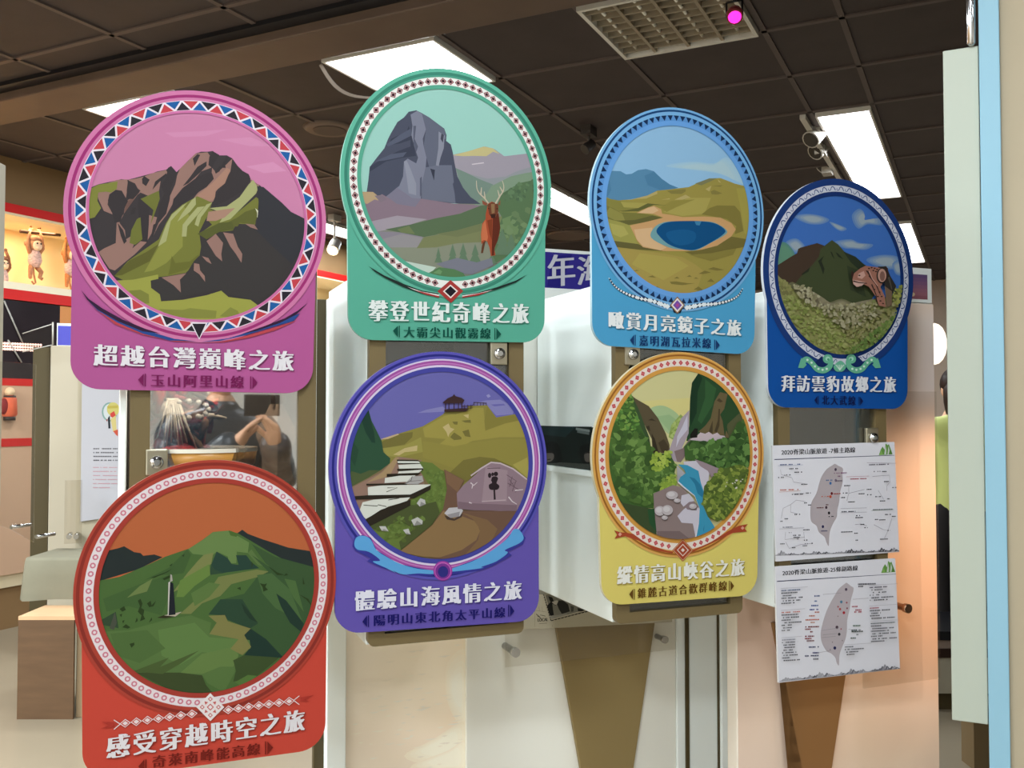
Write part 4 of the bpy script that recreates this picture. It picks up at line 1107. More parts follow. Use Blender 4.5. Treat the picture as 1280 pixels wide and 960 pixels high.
# ceiling vent and small ceiling fittings
c = hitz(412, 160, CM, CEIL)
r = root('ceiling_vent', 'dark round ceiling vent between the pink and teal signs', 'vent', (c.x, c.y, CEIL - .02), CM)
m = MB(); m.tube([(c.x, c.y, CEIL), (c.x, c.y, CEIL - .015)], [.15, .13], 28); m.build('ring', mat('vent_ring', '6A5A50', .5), r, CM)
m = MB(); m.tube([(c.x, c.y, CEIL - .012), (c.x, c.y, CEIL - .019)], [.10, .09], 24); m.build('disc', mat('vent_disc', '4A3E38', .5), r, CM)
c = hitz(712, 293, CM, CEIL)
m = MB(); m.tube([(c.x, c.y, CEIL), (c.x, c.y, CEIL - .02)], [.22, .2], 24); m.build('ceiling_vent', mat('vent_ring', '6A5A50', .5), None, CM, label='far round ceiling vent above the purple banner', cat='vent')


def track_spot(label, px, py, b, tilt, glow=False, group=None, col='B8B2A8', k=1.0):
    p = on_b(px, py, b)
    r = root('track_spotlight', label, 'spotlight', (p.x, p.y, p.z), CM, group)
    d = Vector((math.cos(tilt) * .5, -.6, -.6)).normalized()
    P0 = Vector(p)
    m = MB(); m.tube([P0 - d * .06 * k, P0 - d * .055 * k, P0 + d * .05 * k, P0 + d * .06 * k], [.035 * k, .045 * k, .05 * k, .052 * k], 14); m.build('housing', mat('track_spot_' + col, col, .4), r, CM)
    m = MB(); m.tube([P0 + d * .0605 * k, P0 + d * .062 * k], [.045 * k, .044 * k], 14)
    m.build('lens', mat('track_lens_on', 'FFE0B0', .3, emit='FFD9A0', strength=5) if glow else mat('track_lens', '3A3632', .15), r, CM)
    m = MB(); m.tube([P0 + Vector((0, 0, .02)), (p.x, p.y, CEIL - .02)], .009, 8); m.box(p.x - .03, p.x + .03, p.y - .05, p.y + .05, CEIL - .05, CEIL); m.build('bracket', mat('track_spot_' + col, col, .4), r, CM)


track_spot('small glowing spotlight under the ceiling between the pink and teal signs', 418, 308, 6.2, 1.2, True)
track_spot('dark small spotlight just left of the light blue sign top', 736, 183, 4.9, 2.6, col='3A3430', k=.6)
g_ = 'track spotlights beside the long light strip'
track_spot('nearest of the grey spotlights along the left edge of the long light strip', 1020, 168, 5.5, 2.4, False, g_)
track_spot('middle of the grey spotlights along the left edge of the long light strip', 1026, 184, 5.9, 2.8, False, g_)
track_spot('lowest grey spotlight touching the top of the dark blue sign', 1034, 202, 6.4, 2.2, False, g_)
m = MB(); m.box(-.85, -.82, 5.2, 7.4, CEIL - .025, CEIL - .001); m.build('light_track', M_frame, None, CM, label='pale track rail along the left edge of the long light strip', cat='light track')

# ------------------------------------------------------------------ display cases
M_doorglass_m = glass('door_glass_reflective', (1, 1, 1, 1), 0.40, (0.9, 0.9, 0.88, 1))


def lock(parent, px, py, s=.018):
    x, z = U(px, py, -.004)
    m = MB(); m.box(x - s * .95, x + s * .95, -.004, .006, z - s * 1.2, z + s * 1.2); l = m.build('lock', M_brass, parent, UM, bevel=.002)
    m = MB(); m.tube([(x, -.004, z), (x, -.010, z), (x, -.0101, z), (x, -.007, z)], [.011, .0105, .007, .0065], 18); m.tube([(x, -.007, z), (x, -.012, z)], [.005, .005], 12)
    m.build('cylinder', M_chrome, l, UM)


def case(label, x0, x1, depth, dx0, dx1, locks, gl, z0=.93, z1=1.615, stile=.03, backcol=None, rail=.021):
    r = root('display_case', label, 'display case', ((x0 + x1) / 2, depth / 2, z0), UM, 'wall mounted display cases')
    t = .012; y0 = .018
    m = MB(); m.box(x0, x0 + t, y0, depth, z0, z1); m.box(x1 - t, x1, y0, depth, z0, z1); m.box(x0 + t, x1 - t, y0, depth, z0, z0 + t); m.box(x0 + t, x1 - t, y0, depth, z1 - t, z1); m.box(x0 + t, x1 - t, depth - t, depth, z0 + t, z1 - t)
    m.build('body', M_white, r, UM, bevel=.002)
    m = MB(); e = t + .001; q = .003
    m.box(x0 + e, x0 + e + q, y0 + .01, depth - e, z0 + e, z1 - e); m.box(x1 - e - q, x1 - e, y0 + .01, depth - e, z0 + e, z1 - e); m.box(x0 + e, x1 - e, depth - e - q, depth - e, z0 + e, z1 - e); m.box(x0 + e, x1 - e, y0 + .01, depth - e, z0 + e, z0 + e + q); m.box(x0 + e, x1 - e, y0 + .01, depth - e, z1 - e - q, z1 - e)
    m.build('lining', backcol or M_dark, r, UM)
    m = MB(); R = .012
    arc = [(dx0 + R - R * math.cos(a), z0 + R - R * math.sin(a)) for a in [math.pi / 2 * k / 5 for k in range(6)]]
    arc2 = [(dx1 - R + R * math.sin(a), z0 + R - R * math.cos(a)) for a in [math.pi / 2 * k / 5 for k in range(6)]]
    m.prism([(dx0, z0 + rail)] + arc + arc2 + [(dx1, z0 + rail)], 0, y0)
    m.box(dx0, dx1, 0, y0, z1 - stile, z1); m.box(dx0, dx0 + stile, 0, y0, z0 + rail, z1 - stile); m.box(dx1 - stile, dx1, 0, y0, z0 + rail, z1 - stile)
    d = m.build('door', M_taupe, r, UM)
    m = MB(); m.box(dx0 + stile, dx1 - stile, .007, .011, z0 + rail, z1 - stile); m.build('door_glass', gl, d, UM)
    for px, py in locks: lock(d, px, py)
    return r


c_pink = case('white display case with taupe door frame behind the pink and red signs', -.692, -.367, .40, -.675, -.371, [(196, 578)], M_doorglass_m, stile=.031, backcol=mat('case_back_warm', '4C443A', .6))
c_teal = case('white display case with taupe door frame behind the teal and purple signs', -.276, .024, .40, -.276, .024, [(624, 442)], M_glass)
c_blue = case('white display case with taupe door frame behind the light blue and yellow signs', .222, .519, .40, .222, .519, [(791, 443)], M_glass)
c_navy = case('white display case with taupe door frame behind the dark blue sign', .613, .912, .139, .613, .908, [(1091, 547)], M_glass, backcol=mat('case_back_brown', '5A4A3C', .6))

# dark slot window in the left side of the case behind the yellow sign, with two faces in a photograph
m = MB(); m.box(.2195, .2225, .06, .385, 1.228, 1.318); w_ = m.build('side_window', mat('side_photo_dark', '14201F', .25), c_blue, UM)
SM = UM @ Matrix.Translation((.2193, 0, 0)) @ Matrix.Rotation(-math.pi / 2, 4, 'Z')
a = Art(SM, -.0003)
a.crop = (640, 480, 3.0)
for q, cl in (('100,158 300,160 300,300 100,290', '15211F'), ('110,160 240,160 200,200 120,190', '1F3538')): a.p(cl, q)
a.p('0C0F10', '112,245 125,225 150,215 172,225 182,250 184,292 112,292', True); a.p('6E6660', '122,262 132,254 150,255 158,268 154,284 140,292 126,290', True); a.p('1E1917', '120,262 132,252 150,252 160,264 150,259 132,259'); a.p('2A2320', '132,282 146,280 146,284 134,285')
a.p('0C0F10', '255,240 275,225 300,230 300,292 262,292', True); a.p('645C56', '272,264 284,254 298,258 298,288 276,290', True); a.p('1E1917', '270,264 284,252 298,256 298,262 284,259')
a.st_('8F9A98', '240,168 292,176', 3); a.st_('6F7A78', '245,178 290,186', 3)
a.build('photograph', w_)
m = MB(); m.box(.216, .2225, .045, .385, 1.215, 1.227); m.build('ledge', M_white, c_blue, UM)

# things inside the left case
m = MB(); m.box(-.62, -.42, .03, .045, 1.58, 1.59); m.build('added_lamp_strip', mat('added_strip_on', 'FFFFFF', .4, emit='FFF2E0', strength=2), c_pink, UM)  # added glowing strip, put in to brighten the items in the case
lamp_area('added_case_light', UM, (-.52, .05, 1.575), .2, .03, 2.2, (1, .92, .82), rot=(math.radians(25), 0, 0))  # added area light that goes with the strip
rs = root('festival_costume', 'red festival costume with white tassels and beads inside the left case', 'costume', (-.585, .2, .95), UM)
Cx = lambda px, py, o: hit(px, py, UM, o)
rnd = random.Random(7)
cols = ('B02A2E', 'C8453C', '8E2228', 'D8C8B0', 'A03A48', '7A5A40', '5A4238', 'C86A5A', '3E2A2A')
m = MB()
for k in range(120):
    px = rnd.uniform(172, 266); py = rnd.uniform(480, 566); p = Cx(px, py, rnd.uniform(.16, .24)); p.x = max(p.x, -.622)
    L_ = rnd.uniform(.012, .04); a_ = rnd.uniform(0, 3.14); d_ = Vector((math.cos(a_), rnd.uniform(-.4, .4), math.sin(a_))) * L_
    w_ = rnd.uniform(.004, .011)
    m.tube([p - d_, p - d_ * .3 + Vector((0, -.004, .006)), p + d_ * .4 + Vector((0, -.004, .003)), p + d_], [w_ * .5, w_, w_ * .9, w_ * .4], 7, rnd.choice(cols))
m.build('cloth_strips', PRINT, rs, UM)
m = MB()
for k, q in enumerate((196, 203, 208, 214, 219, 224, 229, 234, 240, 247)):
    A_ = Cx(210 + k * 1.3, 498, .14); B_ = Cx(q, 548 + (k * 7 % 4) * 5, .13)
    m.tube([A_, (A_ + B_) / 2 + Vector((0, -.004, -.004)), B_], [.0024, .0018, .0012], 6, 'DCCDB4')
m.build('white_tassels', PRINT, rs, UM)
m = MB(); p = Cx(236, 512, .14)
for k in range(12):
    t = TAU * k / 12; m.ball((p.x + .034 * math.cos(t), p.y, p.z + .015 * math.sin(t)), .0055, 'E6DCCB', 8, 6)
m.build('bead_band', PRINT, rs, UM)
p = Cx(222, 572, .12); m = MB(); m.ball(tuple(p), (.045, .04, .022), 'B23A38', 16, 8); m.build('red_pompom', PRINT, rs, UM)
p = Cx(250, 578, .09)
rb = root('woven_bowl', 'amber bowl with a clear rim inside the left case', 'bowl', (p.x, p.y, p.z - .04), UM)
m = MB(); pr = [(.02, -.04), (.075, -.035), (.095, .0), (.098, .022), (.093, .022), (.088, 0), (.07, -.03), (.01, -.034)]
m.tube([(p.x, p.y, p.z + z) for _, z in pr], [q for q, _ in pr], 28); m.build('bowl', mat('amber', 'A87838', .3), rb, UM)
m = MB(); m.tube([(p.x, p.y, p.z + .02), (p.x, p.y, p.z + .027)], [.099, .099], 28, cap=False); m.build('rim', mat('pale_rim', 'CFC8B8', .3), rb, UM)
m = MB(); n = 10
P0 = Cx(346, 505, .16)
n = 24
wf = lambda t: .012 + .026 * min(1, t * 3.2) - .012 * math.sin(max(0, t - .35) * 5) + .012 * max(0, t - .6)
for k in range(n):
    z0_, z1_ = P0.z - .17 * k / n, P0.z - .17 * (k + 1) / n
    w0_ = wf(k / n); w1_ = wf((k + 1) / n)
    m.face([(P0.x - w0_, P0.y, z0_), (P0.x - w1_, P0.y, z1_), (P0.x, P0.y - .014, z1_), (P0.x, P0.y - .014, z0_)], None, True); m.face([(P0.x, P0.y - .014, z0_), (P0.x, P0.y - .014, z1_), (P0.x + w1_, P0.y, z1_), (P0.x + w0_, P0.y, z0_)], None, True)
m.tube([(P0.x - .01, P0.y - .012, P0.z + .08), (P0.x - .008, P0.y - .012, P0.z)], .004, 6); m.tube([(P0.x + .01, P0.y - .012, P0.z + .08), (P0.x + .008, P0.y - .012, P0.z)], .004, 6)
m.tube([(P0.x - .04, P0.y - .012, P0.z + .08), (P0.x + .04, P0.y - .012, P0.z + .08)], .005, 6)
m.build('hide_pouch', mat('tanned_hide', '8A7460', .7, noise=.2, nscale=20), None, UM, label='brown hide pouch hanging at the right inside the left case', cat='pouch')

# ------------------------------------------------------------------ partition panels and posts behind the cases


def panel(name, px0, px1, pyref, off, thick, zb, zt, material, M=UM, label=None, cat=None, **k):
    x0 = hit(px0, pyref, M, off).x; x1 = hit(px1, pyref, M, off).x
    m = MB(); m.box(x0, x1, off, off + thick, zb, zt)
    return m.build(name, material, None, M, bevel=.002, label=label, cat=cat, **k)


TOP = 1.602
panel('wall_partition', 583, 845, 880, .41, .04, 0, TOP, M_panel, kind='structure')
xa, xb = hit(432, 880, UM, .42).x, hit(584, 880, UM, .42).x
m = MB(); m.box(xa, xb + .02, .42, .45, 0, 1.05); struct(m, 'wall_partition', M_panel)
rp3 = root('panel_glow', 'pale golden glow and glare painted on the panel below the purple sign', 'painted glow', ((xa + xb) / 2, .42, 0), UM)
SPM = UM @ Matrix.Translation((0, .42, 0))
a = Art(SPM, -.0004)
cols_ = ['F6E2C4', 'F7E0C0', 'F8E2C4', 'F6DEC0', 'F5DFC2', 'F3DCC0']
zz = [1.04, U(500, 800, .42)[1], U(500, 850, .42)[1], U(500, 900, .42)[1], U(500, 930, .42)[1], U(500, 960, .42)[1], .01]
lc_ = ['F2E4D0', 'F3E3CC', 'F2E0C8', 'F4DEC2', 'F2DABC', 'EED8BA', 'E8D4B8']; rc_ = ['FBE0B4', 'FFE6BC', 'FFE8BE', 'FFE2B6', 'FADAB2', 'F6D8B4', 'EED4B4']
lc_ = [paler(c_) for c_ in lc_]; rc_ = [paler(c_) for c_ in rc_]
for i in range(6): a.mb.face([(xa, a.y, zz[i + 1]), (xb, a.y, zz[i + 1]), (xb, a.y, zz[i]), (xa, a.y, zz[i])], [lc_[i + 1], rc_[i + 1], rc_[i], lc_[i]])  # warm glow painted per corner, brighter towards the right edge
a.soft('FFFAEA', 'FFF0D8', '560,828 584,815 584,905 570,900 558,870', 5, .14)  # glare painted as pale soft patches, ripples as short pale streaks
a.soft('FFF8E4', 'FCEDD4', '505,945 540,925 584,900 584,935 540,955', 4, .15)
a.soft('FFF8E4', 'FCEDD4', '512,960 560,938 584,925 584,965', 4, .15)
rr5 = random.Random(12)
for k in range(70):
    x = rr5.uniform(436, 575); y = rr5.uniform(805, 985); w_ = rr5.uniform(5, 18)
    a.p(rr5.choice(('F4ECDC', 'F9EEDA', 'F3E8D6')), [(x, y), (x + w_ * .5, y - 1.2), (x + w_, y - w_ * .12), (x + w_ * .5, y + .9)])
a.mb.build('print', GLOW_COL, rp3, SPM)  # mesh that carries the painted glow and glare
panel('partition_post', 408.5, 432.5, 900, .405, .05, 0, TOP, M_white, label='narrow white post between the red and purple signs', cat='post')
panel('partition_post', 846.5, 857.5, 880, .405, .05, 0, TOP, M_white, label='thin white post at the right edge of the clear acrylic plate', cat='post')
panel('partition_post', 862, 897.5, 880, .405, .05, 0, TOP, M_white, label='wide white post below the yellow sign right corner', cat='post')
panel('partition_post', 902.5, 918, 880, .39, .05, 0, TOP, M_white, label='white post along the left edge of the peach panel', cat='post')
panel('trim_4', 392, 410, 900, .44, .02, 0, TOP, M_dtaupe, kind='structure')
panel('trim_5', 843, 906, 880, .455, .02, 0, TOP, mat('groove_brown', '4A3E24', .5), kind='structure')
m = MB()
for p0_, p1_ in ((857.5, 861.5), (897.8, 902.2)): m.box(hit(p0_, 880, UM, .40).x, hit(p1_, 880, UM, .40).x, .40, .43, 0, TOP)
struct(m, 'trim_6', mat('groove_brown', '4A3E24', .5))
# tapered brackets


def taper(label, pts, off, material, thick=.012):
    q = [hit(x, y, UM, off - thick) for x, y in pts]; q = [(p.x, p.z) for p in q]
    k = (q[3][0] - q[0][0]) / (q[3][1] - q[0][1]); k2 = (q[2][0] - q[1][0]) / (q[2][1] - q[1][1])
    zt = q[0][1]; zb = 0.12
    poly = [(q[0][0], zt), (q[1][0] + k2 * (zt - q[1][1]), zt), (q[1][0] + k2 * (zb - q[1][1]), zb), (q[0][0] + k * (zb - zt), zb)]
    m = MB(); m.prism(poly, off - thick, off)
    return m.build('tapered_bracket', material, None, UM, bevel=.001, label=label, cat='bracket')


taper('tapered taupe bracket board under the yellow sign, behind the clear plate', ((694, 776), (819, 776), (792, 960), (726, 960)), .41, M_brown)
taper('tapered brown bracket board below the two white sheets', ((967, 779), (1067, 779), (1040, 960), (1002, 960)), .14, mat('bracket_warm', '84603A', .45))

# peach panel of the right case
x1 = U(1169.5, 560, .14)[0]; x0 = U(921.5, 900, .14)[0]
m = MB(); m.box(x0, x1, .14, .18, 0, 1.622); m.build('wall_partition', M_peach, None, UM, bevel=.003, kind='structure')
rp2 = root('panel_glow', 'orange lamp glow painted over the panel of the right case', 'painted glow', ((x0 + x1) / 2, .14, 0), UM)
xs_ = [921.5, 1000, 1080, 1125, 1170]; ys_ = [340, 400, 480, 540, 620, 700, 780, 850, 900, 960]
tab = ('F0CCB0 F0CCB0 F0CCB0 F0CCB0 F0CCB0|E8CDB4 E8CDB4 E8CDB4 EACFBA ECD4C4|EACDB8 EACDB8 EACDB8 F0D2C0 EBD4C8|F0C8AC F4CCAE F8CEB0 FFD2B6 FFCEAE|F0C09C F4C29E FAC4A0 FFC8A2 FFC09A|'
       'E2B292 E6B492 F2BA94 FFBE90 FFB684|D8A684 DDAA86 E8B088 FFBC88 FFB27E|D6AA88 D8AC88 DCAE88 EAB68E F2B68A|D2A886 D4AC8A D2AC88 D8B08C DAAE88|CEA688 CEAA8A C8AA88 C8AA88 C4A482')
tab = [[paler(c_) for c_ in r_.split()] for r_ in tab.split('|')]  # corner colours carry the warm lamp glow, hottest at the right edge
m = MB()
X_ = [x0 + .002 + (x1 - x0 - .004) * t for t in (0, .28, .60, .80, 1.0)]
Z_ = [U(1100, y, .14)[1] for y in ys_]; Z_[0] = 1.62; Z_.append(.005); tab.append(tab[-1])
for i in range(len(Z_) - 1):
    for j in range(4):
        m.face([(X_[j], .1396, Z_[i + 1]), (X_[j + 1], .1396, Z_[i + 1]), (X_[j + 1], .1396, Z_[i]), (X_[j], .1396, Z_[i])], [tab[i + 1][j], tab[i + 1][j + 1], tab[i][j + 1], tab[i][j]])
m.build('print', GLOW_COL, rp2, UM)  # mesh that carries the painted lamp glow
m = MB(); q = [U(px, py, .14) for px, py in ((1138, 378), (1165, 336))]
m.box(q[0][0] - .3, q[1][0], .142, .178, 1.624, q[1][1]); rh = root('header_board', 'white edged header board with a purple dusk photo above the peach panel', 'header board', (q[1][0] - .2, .16, 1.624), UM)
m.build('board', M_white, rh, UM)
a = Art(UM @ Matrix.Translation((0, .142, 0)), -.0003); zz0, zz1 = 1.632, q[1][1] - .016
cs = ('7A5F8E', '86648F', '936A8E', 'A06F8B', 'AC7488', 'B27684', 'A86C78')
for k in range(7):
    za = zz1 - (zz1 - zz0) * k / 7; zb_ = zz1 - (zz1 - zz0) * (k + 1) / 7
    a.raw([(q[0][0] - .29, zb_), (q[1][0] - .014, zb_), (q[1][0] - .014, za), (q[0][0] - .29, za)], cs[k])
a.nx(); a.crop = (0, 0, 1); a.e('F0D8B0', 1141, 368, 2.5)
a.build('photo', rh)


def standoff(parent, px, py, off, length, M=UM, material=None, r=.011):
    p = hit(px, py, M, off - length)
    m = MB(); m.tube([(p.x, off - length, p.z), (p.x, off - length + .012, p.z), (p.x, off - length + .013, p.z), (p.x, off + .002, p.z)], [r, r, r * .75, r * .75], 16)
    return m.build('standoff', material or M_chrome, parent, M)


# clear acrylic plates

ra = root('acrylic_plate', 'clear acrylic plate on a metal standoff over the taupe bracket, lower centre', 'acrylic plate', (.12, .36, .80), UM)
off = .365
q = [U(px, py, off) for px, py in ((632, 831), (845, 815))]
m = MB(); m.box(q[0][0], q[1][0], off, off + .006, (q[0][1] + q[1][1]) / 2, .925); m.build('plate', M_acryl, ra, UM, bevel=.001)
standoff(ra, 645, 816, .41, .07); standoff(ra, 832, 800, .41, .0435, r=.009)
a = Art(UM @ Matrix.Translation((0, off, 0)), -.0006, crop=(640, 700, 6.856))
zs = [U(px, py, off) for px, py in ((652, 787), (840, 776))]
a.raw([(zs[0][0], zs[0][1]), (zs[1][0], zs[1][1] - .003), (zs[1][0], .924), (zs[0][0], .924)], 'C9BFA6')
a.clip = [(zs[0][0], .5), (zs[1][0], .5), (zs[1][0], .924), (zs[0][0], .924)]
a.st_('8A806C', '195,420 195,572', 2); a.st_('8A806C', '345,555 345,572', 2); a.st_('8A806C', '195,430 290,445', 2); a.st_('8A806C', '230,400 235,440', 2); a.st_('8A806C', '255,400 262,442', 2)
a.p('3A362E', '262,282 330,525 665,440 640,200'); a.p('D0C6B0', '272,286 336,515 650,432 630,210'); a.p('8F8C80', '285,300 345,505 630,425 600,250')
a.p('2B2A28', '310,310 345,320 360,360 380,370 375,390 345,375 350,420 358,470 330,480 305,440 300,390 330,360 320,340'); a.p('343330', '385,380 400,345 440,350 480,380 495,440 450,455 425,460 400,420'); a.p('CFC8BA', '340,360 380,345 395,350 380,385 360,380'); a.p('565550', '500,390 530,400 525,440 505,445'); a.p('343330', '560,410 625,428 600,440 565,440'); a.p('A8A498', '310,480 400,470 470,455 470,470 340,505')
for k in range(12):
    t = k / 11; a.e('C9BFA6', 266 + 66 * t, 290 + 235 * t, 4); a.e('C9BFA6', 330 + 320 * t, 522 - 82 * t, 4)
a.st_('4A463C', '205,462 240,490', 5); a.st_('4A463C', '240,470 285,480', 4); a.st_('6A6456', '215,478 250,500', 4)
a.text('LOCAL', '3E3A32', (218, 528), (308, 522), (218, 500), smear=.05)
a.st_('8A806C', '230,545 300,540', 4)
a.build('stamp_print', ra)

rp = root('acrylic_plate', 'clear acrylic plate with a standoff tinted with painted copper glow on the peach panel', 'acrylic plate', (1.05, .1, .75), UM)
off = .105
q0 = U(1165, 700, off); m = MB(); m.box(.93, 1.165, off, off + .005, .70, 1.40); m.build('plate', M_acryl, rp, UM, bevel=.001)
standoff(rp, 1136, 761, .14, .055, material=mat('steel_painted_glow', 'B08A70', .25, metal=1.0), r=.011)  # warm glow is painted into the steel colour

# ------------------------------------------------------------------ map sheets


def sheet(label, corners, crop, title, tb, rng, second):
    off = -.006
    pl = [U(*q, off) for q in corners]
    cx = sum(p[0] for p in pl) / 4; z0 = min(p[1] for p in pl)
    M = UM @ Matrix.Translation((cx, off, z0))
    r = root('map_sheet', label, 'map sheet', (0, 0, 0), M, 'printed route map sheets')
    m = MB(); m.prism([(p[0] - cx, p[1] - z0) for p in pl], 0, .005, 'EEECF4', 'F4F2F2'); m.build('sheet', PRINT, r, M)
    a = Art(M, -.0003, crop=crop); rr = random.Random(rng)
    a.text(title, '2C2A30', *tb, smear=.022); a.build('title_lettering', r)
    a = Art(M, -.0003, crop=crop)
    X = lambda *p: p

    def micro(x, y, w, col, h=6, gap=.35, sl=-.03):
        k = x
        while k < x + w:
            d = rr.uniform(4, 11); d = min(d, x + w - k)
            if rr.random() > gap * .5: a.p(col, [(k, y + (k - x) * sl), (k + d, y + (k + d - x) * sl), (k + d, y + h + (k + d - x) * sl), (k, y + h + (k - x) * sl)])
            k += d + 2.5
    if not second:
        a.st_('34345C', '115,220 1075,186', 5, 3)
        a.p('BDB2B6', '585,262 600,256 625,270 662,292 658,340 660,400 640,480 632,560 618,620 612,680 585,730 560,790 552,850 548,912 530,880 515,840 470,800 450,750 408,712 402,620 412,560 450,490 470,420 490,360 530,300', True)
        for x, y, c in ((604, 300, '5A4A60'), (563, 410, '4A7AB8'), (573, 492, '7A2028'), (563, 517, 'E0583C'), (529, 604, '5A4450'), (551, 648, '2E2A30'), (502, 757, '30305E'), (605, 387, '8A7A90')): a.e(c, x, y, 9, 12)
        for x, y, w, c in ((160, 258, 160, '4A5A90'), (160, 460, 145, 'D8684A'), (180, 758, 80, '8A8A98'), (870, 258, 160, '6A6070'), (720, 372, 130, 'B84A5A'), (900, 618, 160, '70787A'), (650, 634, 110, '5A5A66'), (590, 325, 100, '8A4A80'), (600, 350, 40, '8A5A80'), (525, 382, 50, '5A7AA8'), (490, 512, 80, 'D86A50'), (585, 490, 55, 'B84A4A'), (450, 602, 55, '7A4A4A'), (515, 578, 28, '7A5A5A'), (545, 672, 40, '44444A'), (485, 787, 50, '50507A'), (605, 387, 50, '6A5A70')): micro(x, y, w, c, 8)
        for x0, y0, x1, y1, c in ((850, 245, 1085, 250, 'B8B0B8'), (685, 358, 870, 352, 'D8A8B0'), (640, 645, 850, 640, 'B8B8C0'), (885, 630, 1065, 620, 'A8B8AC'), (140, 270, 340, 262, 'B0B8D0'), (150, 480, 320, 468, 'E0B0A0'), (150, 775, 350, 765, 'B8B8C0'), (640, 612, 850, 606, 'B8B8C0')): a.st_(c, [(x0, y0), (x1, y1)], 2.5)
        for q in ('160,300 165,340 250,365 265,400 360,415', '260,495 350,490', '165,690 180,610 240,580 285,545 360,555', '240,580 240,640 300,655', '200,880 230,930 320,900 410,890', '200,800 195,860 270,850 350,840', '895,355 960,350 1030,345 1035,400 1010,430 1010,470', '705,430 705,490 690,550', '705,490 830,460', '940,465 985,540', '905,740 980,780 1020,785 990,850', '1020,785 1050,690', '755,740 800,735 850,750', '345,800 350,850'): a.st_('A8A4AC', q, 2.5)
        for x, y, w in ((230, 290, 70), (258, 318, 75), (140, 360, 45), (180, 340, 60), (325, 415, 50), (250, 495, 90), (360, 484, 40), (335, 563, 35), (370, 580, 35), (270, 655, 45), (145, 710, 35), (190, 690, 30), (340, 778, 50), (258, 822, 60), (262, 838, 60), (225, 800, 20), (345, 860, 35), (335, 890, 40), (335, 905, 35), (250, 920, 28), (155, 890, 35), (290, 850, 14), (405, 885, 18), (895, 312, 60), (970, 312, 35), (985, 392, 45), (1050, 440, 35), (840, 455, 50), (850, 498, 35), (665, 425, 48), (655, 484, 38), (780, 490, 48), (640, 520, 45), (695, 555, 55), (905, 513, 55), (950, 547, 45), (1000, 530, 30), (760, 665, 30), (755, 680, 60), (785, 735, 45), (640, 795, 90), (745, 805, 28), (755, 860, 28), (910, 695, 25), (945, 698, 50), (990, 655, 50), (1045, 670, 30), (1010, 782, 20), (950, 852, 75), (825, 760, 25)): micro(x, y, w, '4A484E', 8, .3)
        ym = 960; x_a, x_b = 500, 1100
    else:
        a.st_('34345C', '120,207 960,155', 5, 2)
        a.p('C4B9BE', '600,222 612,218 640,240 660,260 640,340 632,400 615,480 612,560 600,620 575,680 560,730 556,800 540,780 530,745 500,715 470,700 440,650 428,600 432,540 460,440 490,370 530,300 555,260', True)
        for x, y, c, r_ in ((607, 264, '5A4A60', 9), (573, 352, '5A8AA8', 9), (611, 357, 'B0606A', 6), (550, 386, 'B0606A', 6), (564, 403, 'C05A5A', 8), (614, 397, '9A5A6A', 6), (591, 428, 'B82838', 9), (549, 453, '9A8A90', 4), (542, 531, '5A4450', 10), (571, 543, 'B0606A', 5), (558, 580, '3A363C', 9), (527, 677, '30305E', 10), (510, 636, '9A8A90', 4), (580, 625, '9A8A90', 4), (495, 688, '9A8A90', 4)): a.e(c, x, y, r_, r_ * 1.15)
        for x, y, w, c in ((382, 306, 40, '4A5A90'), (382, 342, 20, '4A6AA8'), (360, 374, 50, '3A5AA0'), (350, 402, 60, '3A4A98'), (385, 420, 40, 'D0806A'), (345, 446, 40, 'D88A70'), (320, 474, 95, 'D87A60'), (355, 492, 30, 'D89A80'), (318, 524, 98, '8A3A38'), (316, 540, 40, '9A4A48'), (352, 558, 20, '8A3A38'), (316, 590, 70, '8A3A40'), (314, 606, 48, '9A3A40'), (320, 622, 60, '7A3A40'), (342, 666, 70, '3A4470'), (368, 706, 45, '44447A'), (314, 728, 98, '44446A'), (372, 750, 38, '50505A'), (645, 380, 40, 'B84858'), (670, 404, 42, 'B83848'), (662, 418, 52, 'B84858'), (688, 222, 125, '50505A'), (690, 238, 35, '50505A'), (652, 515, 55, '50705A'), (642, 546, 65, '44504A'), (642, 556, 82, '44504A'), (676, 577, 12, '50605A'), (635, 602, 38, '50605A')): micro(x, y, w, c, 9, .15)
        for x, y0, n, wd, c0 in ((146, 268, 6, 160, '5A6A90'), (146, 422, 8, 140, 'D8806A'), (148, 615, 9, 115, '9A9AA8'), (765, 245, 6, 170, '6A6070'), (765, 390, 5, 165, 'B85A6A'), (770, 498, 8, 175, '70787A'), (585, 662, 4, 160, '7A7A80')):
            for k in range(n): micro(x + (10 if k % 2 == 0 and k else 0), y0 + k * 18, wd * rr.uniform(.35, 1), c0 if k == 0 else '55535A', 8, .3, -.06)
            a.st_('C0BCC4', [(x - 6, y0 - 12), (x + wd + 25, y0 - 24)], 2)
        for x0, y0, x1, y1 in ((430, 296, 560, 285), (420, 550, 540, 531), (420, 600, 520, 590), (430, 580, 530, 570), (400, 705, 490, 690), (610, 540, 640, 545), (640, 330, 750, 322)): a.st_('A09AA2', [(x0, y0), (x1, y1)], 2)
        ym = 0
    a.build('route_map', r)
    # ink mountains along the lower edge and the green mountain logo
    a = Art(M, -.0003, crop=crop)
    if not second:
        base = [(500 + 12 * k, 985 - 40 * (k / 50)) for k in range(49)]
        base = [(130 + 20 * k, 990 - 36 * (k / 49)) for k in range(49)]
    else:
        base = [(148 + 17 * k, 914 - 92 * (k / 49)) for k in range(49)]
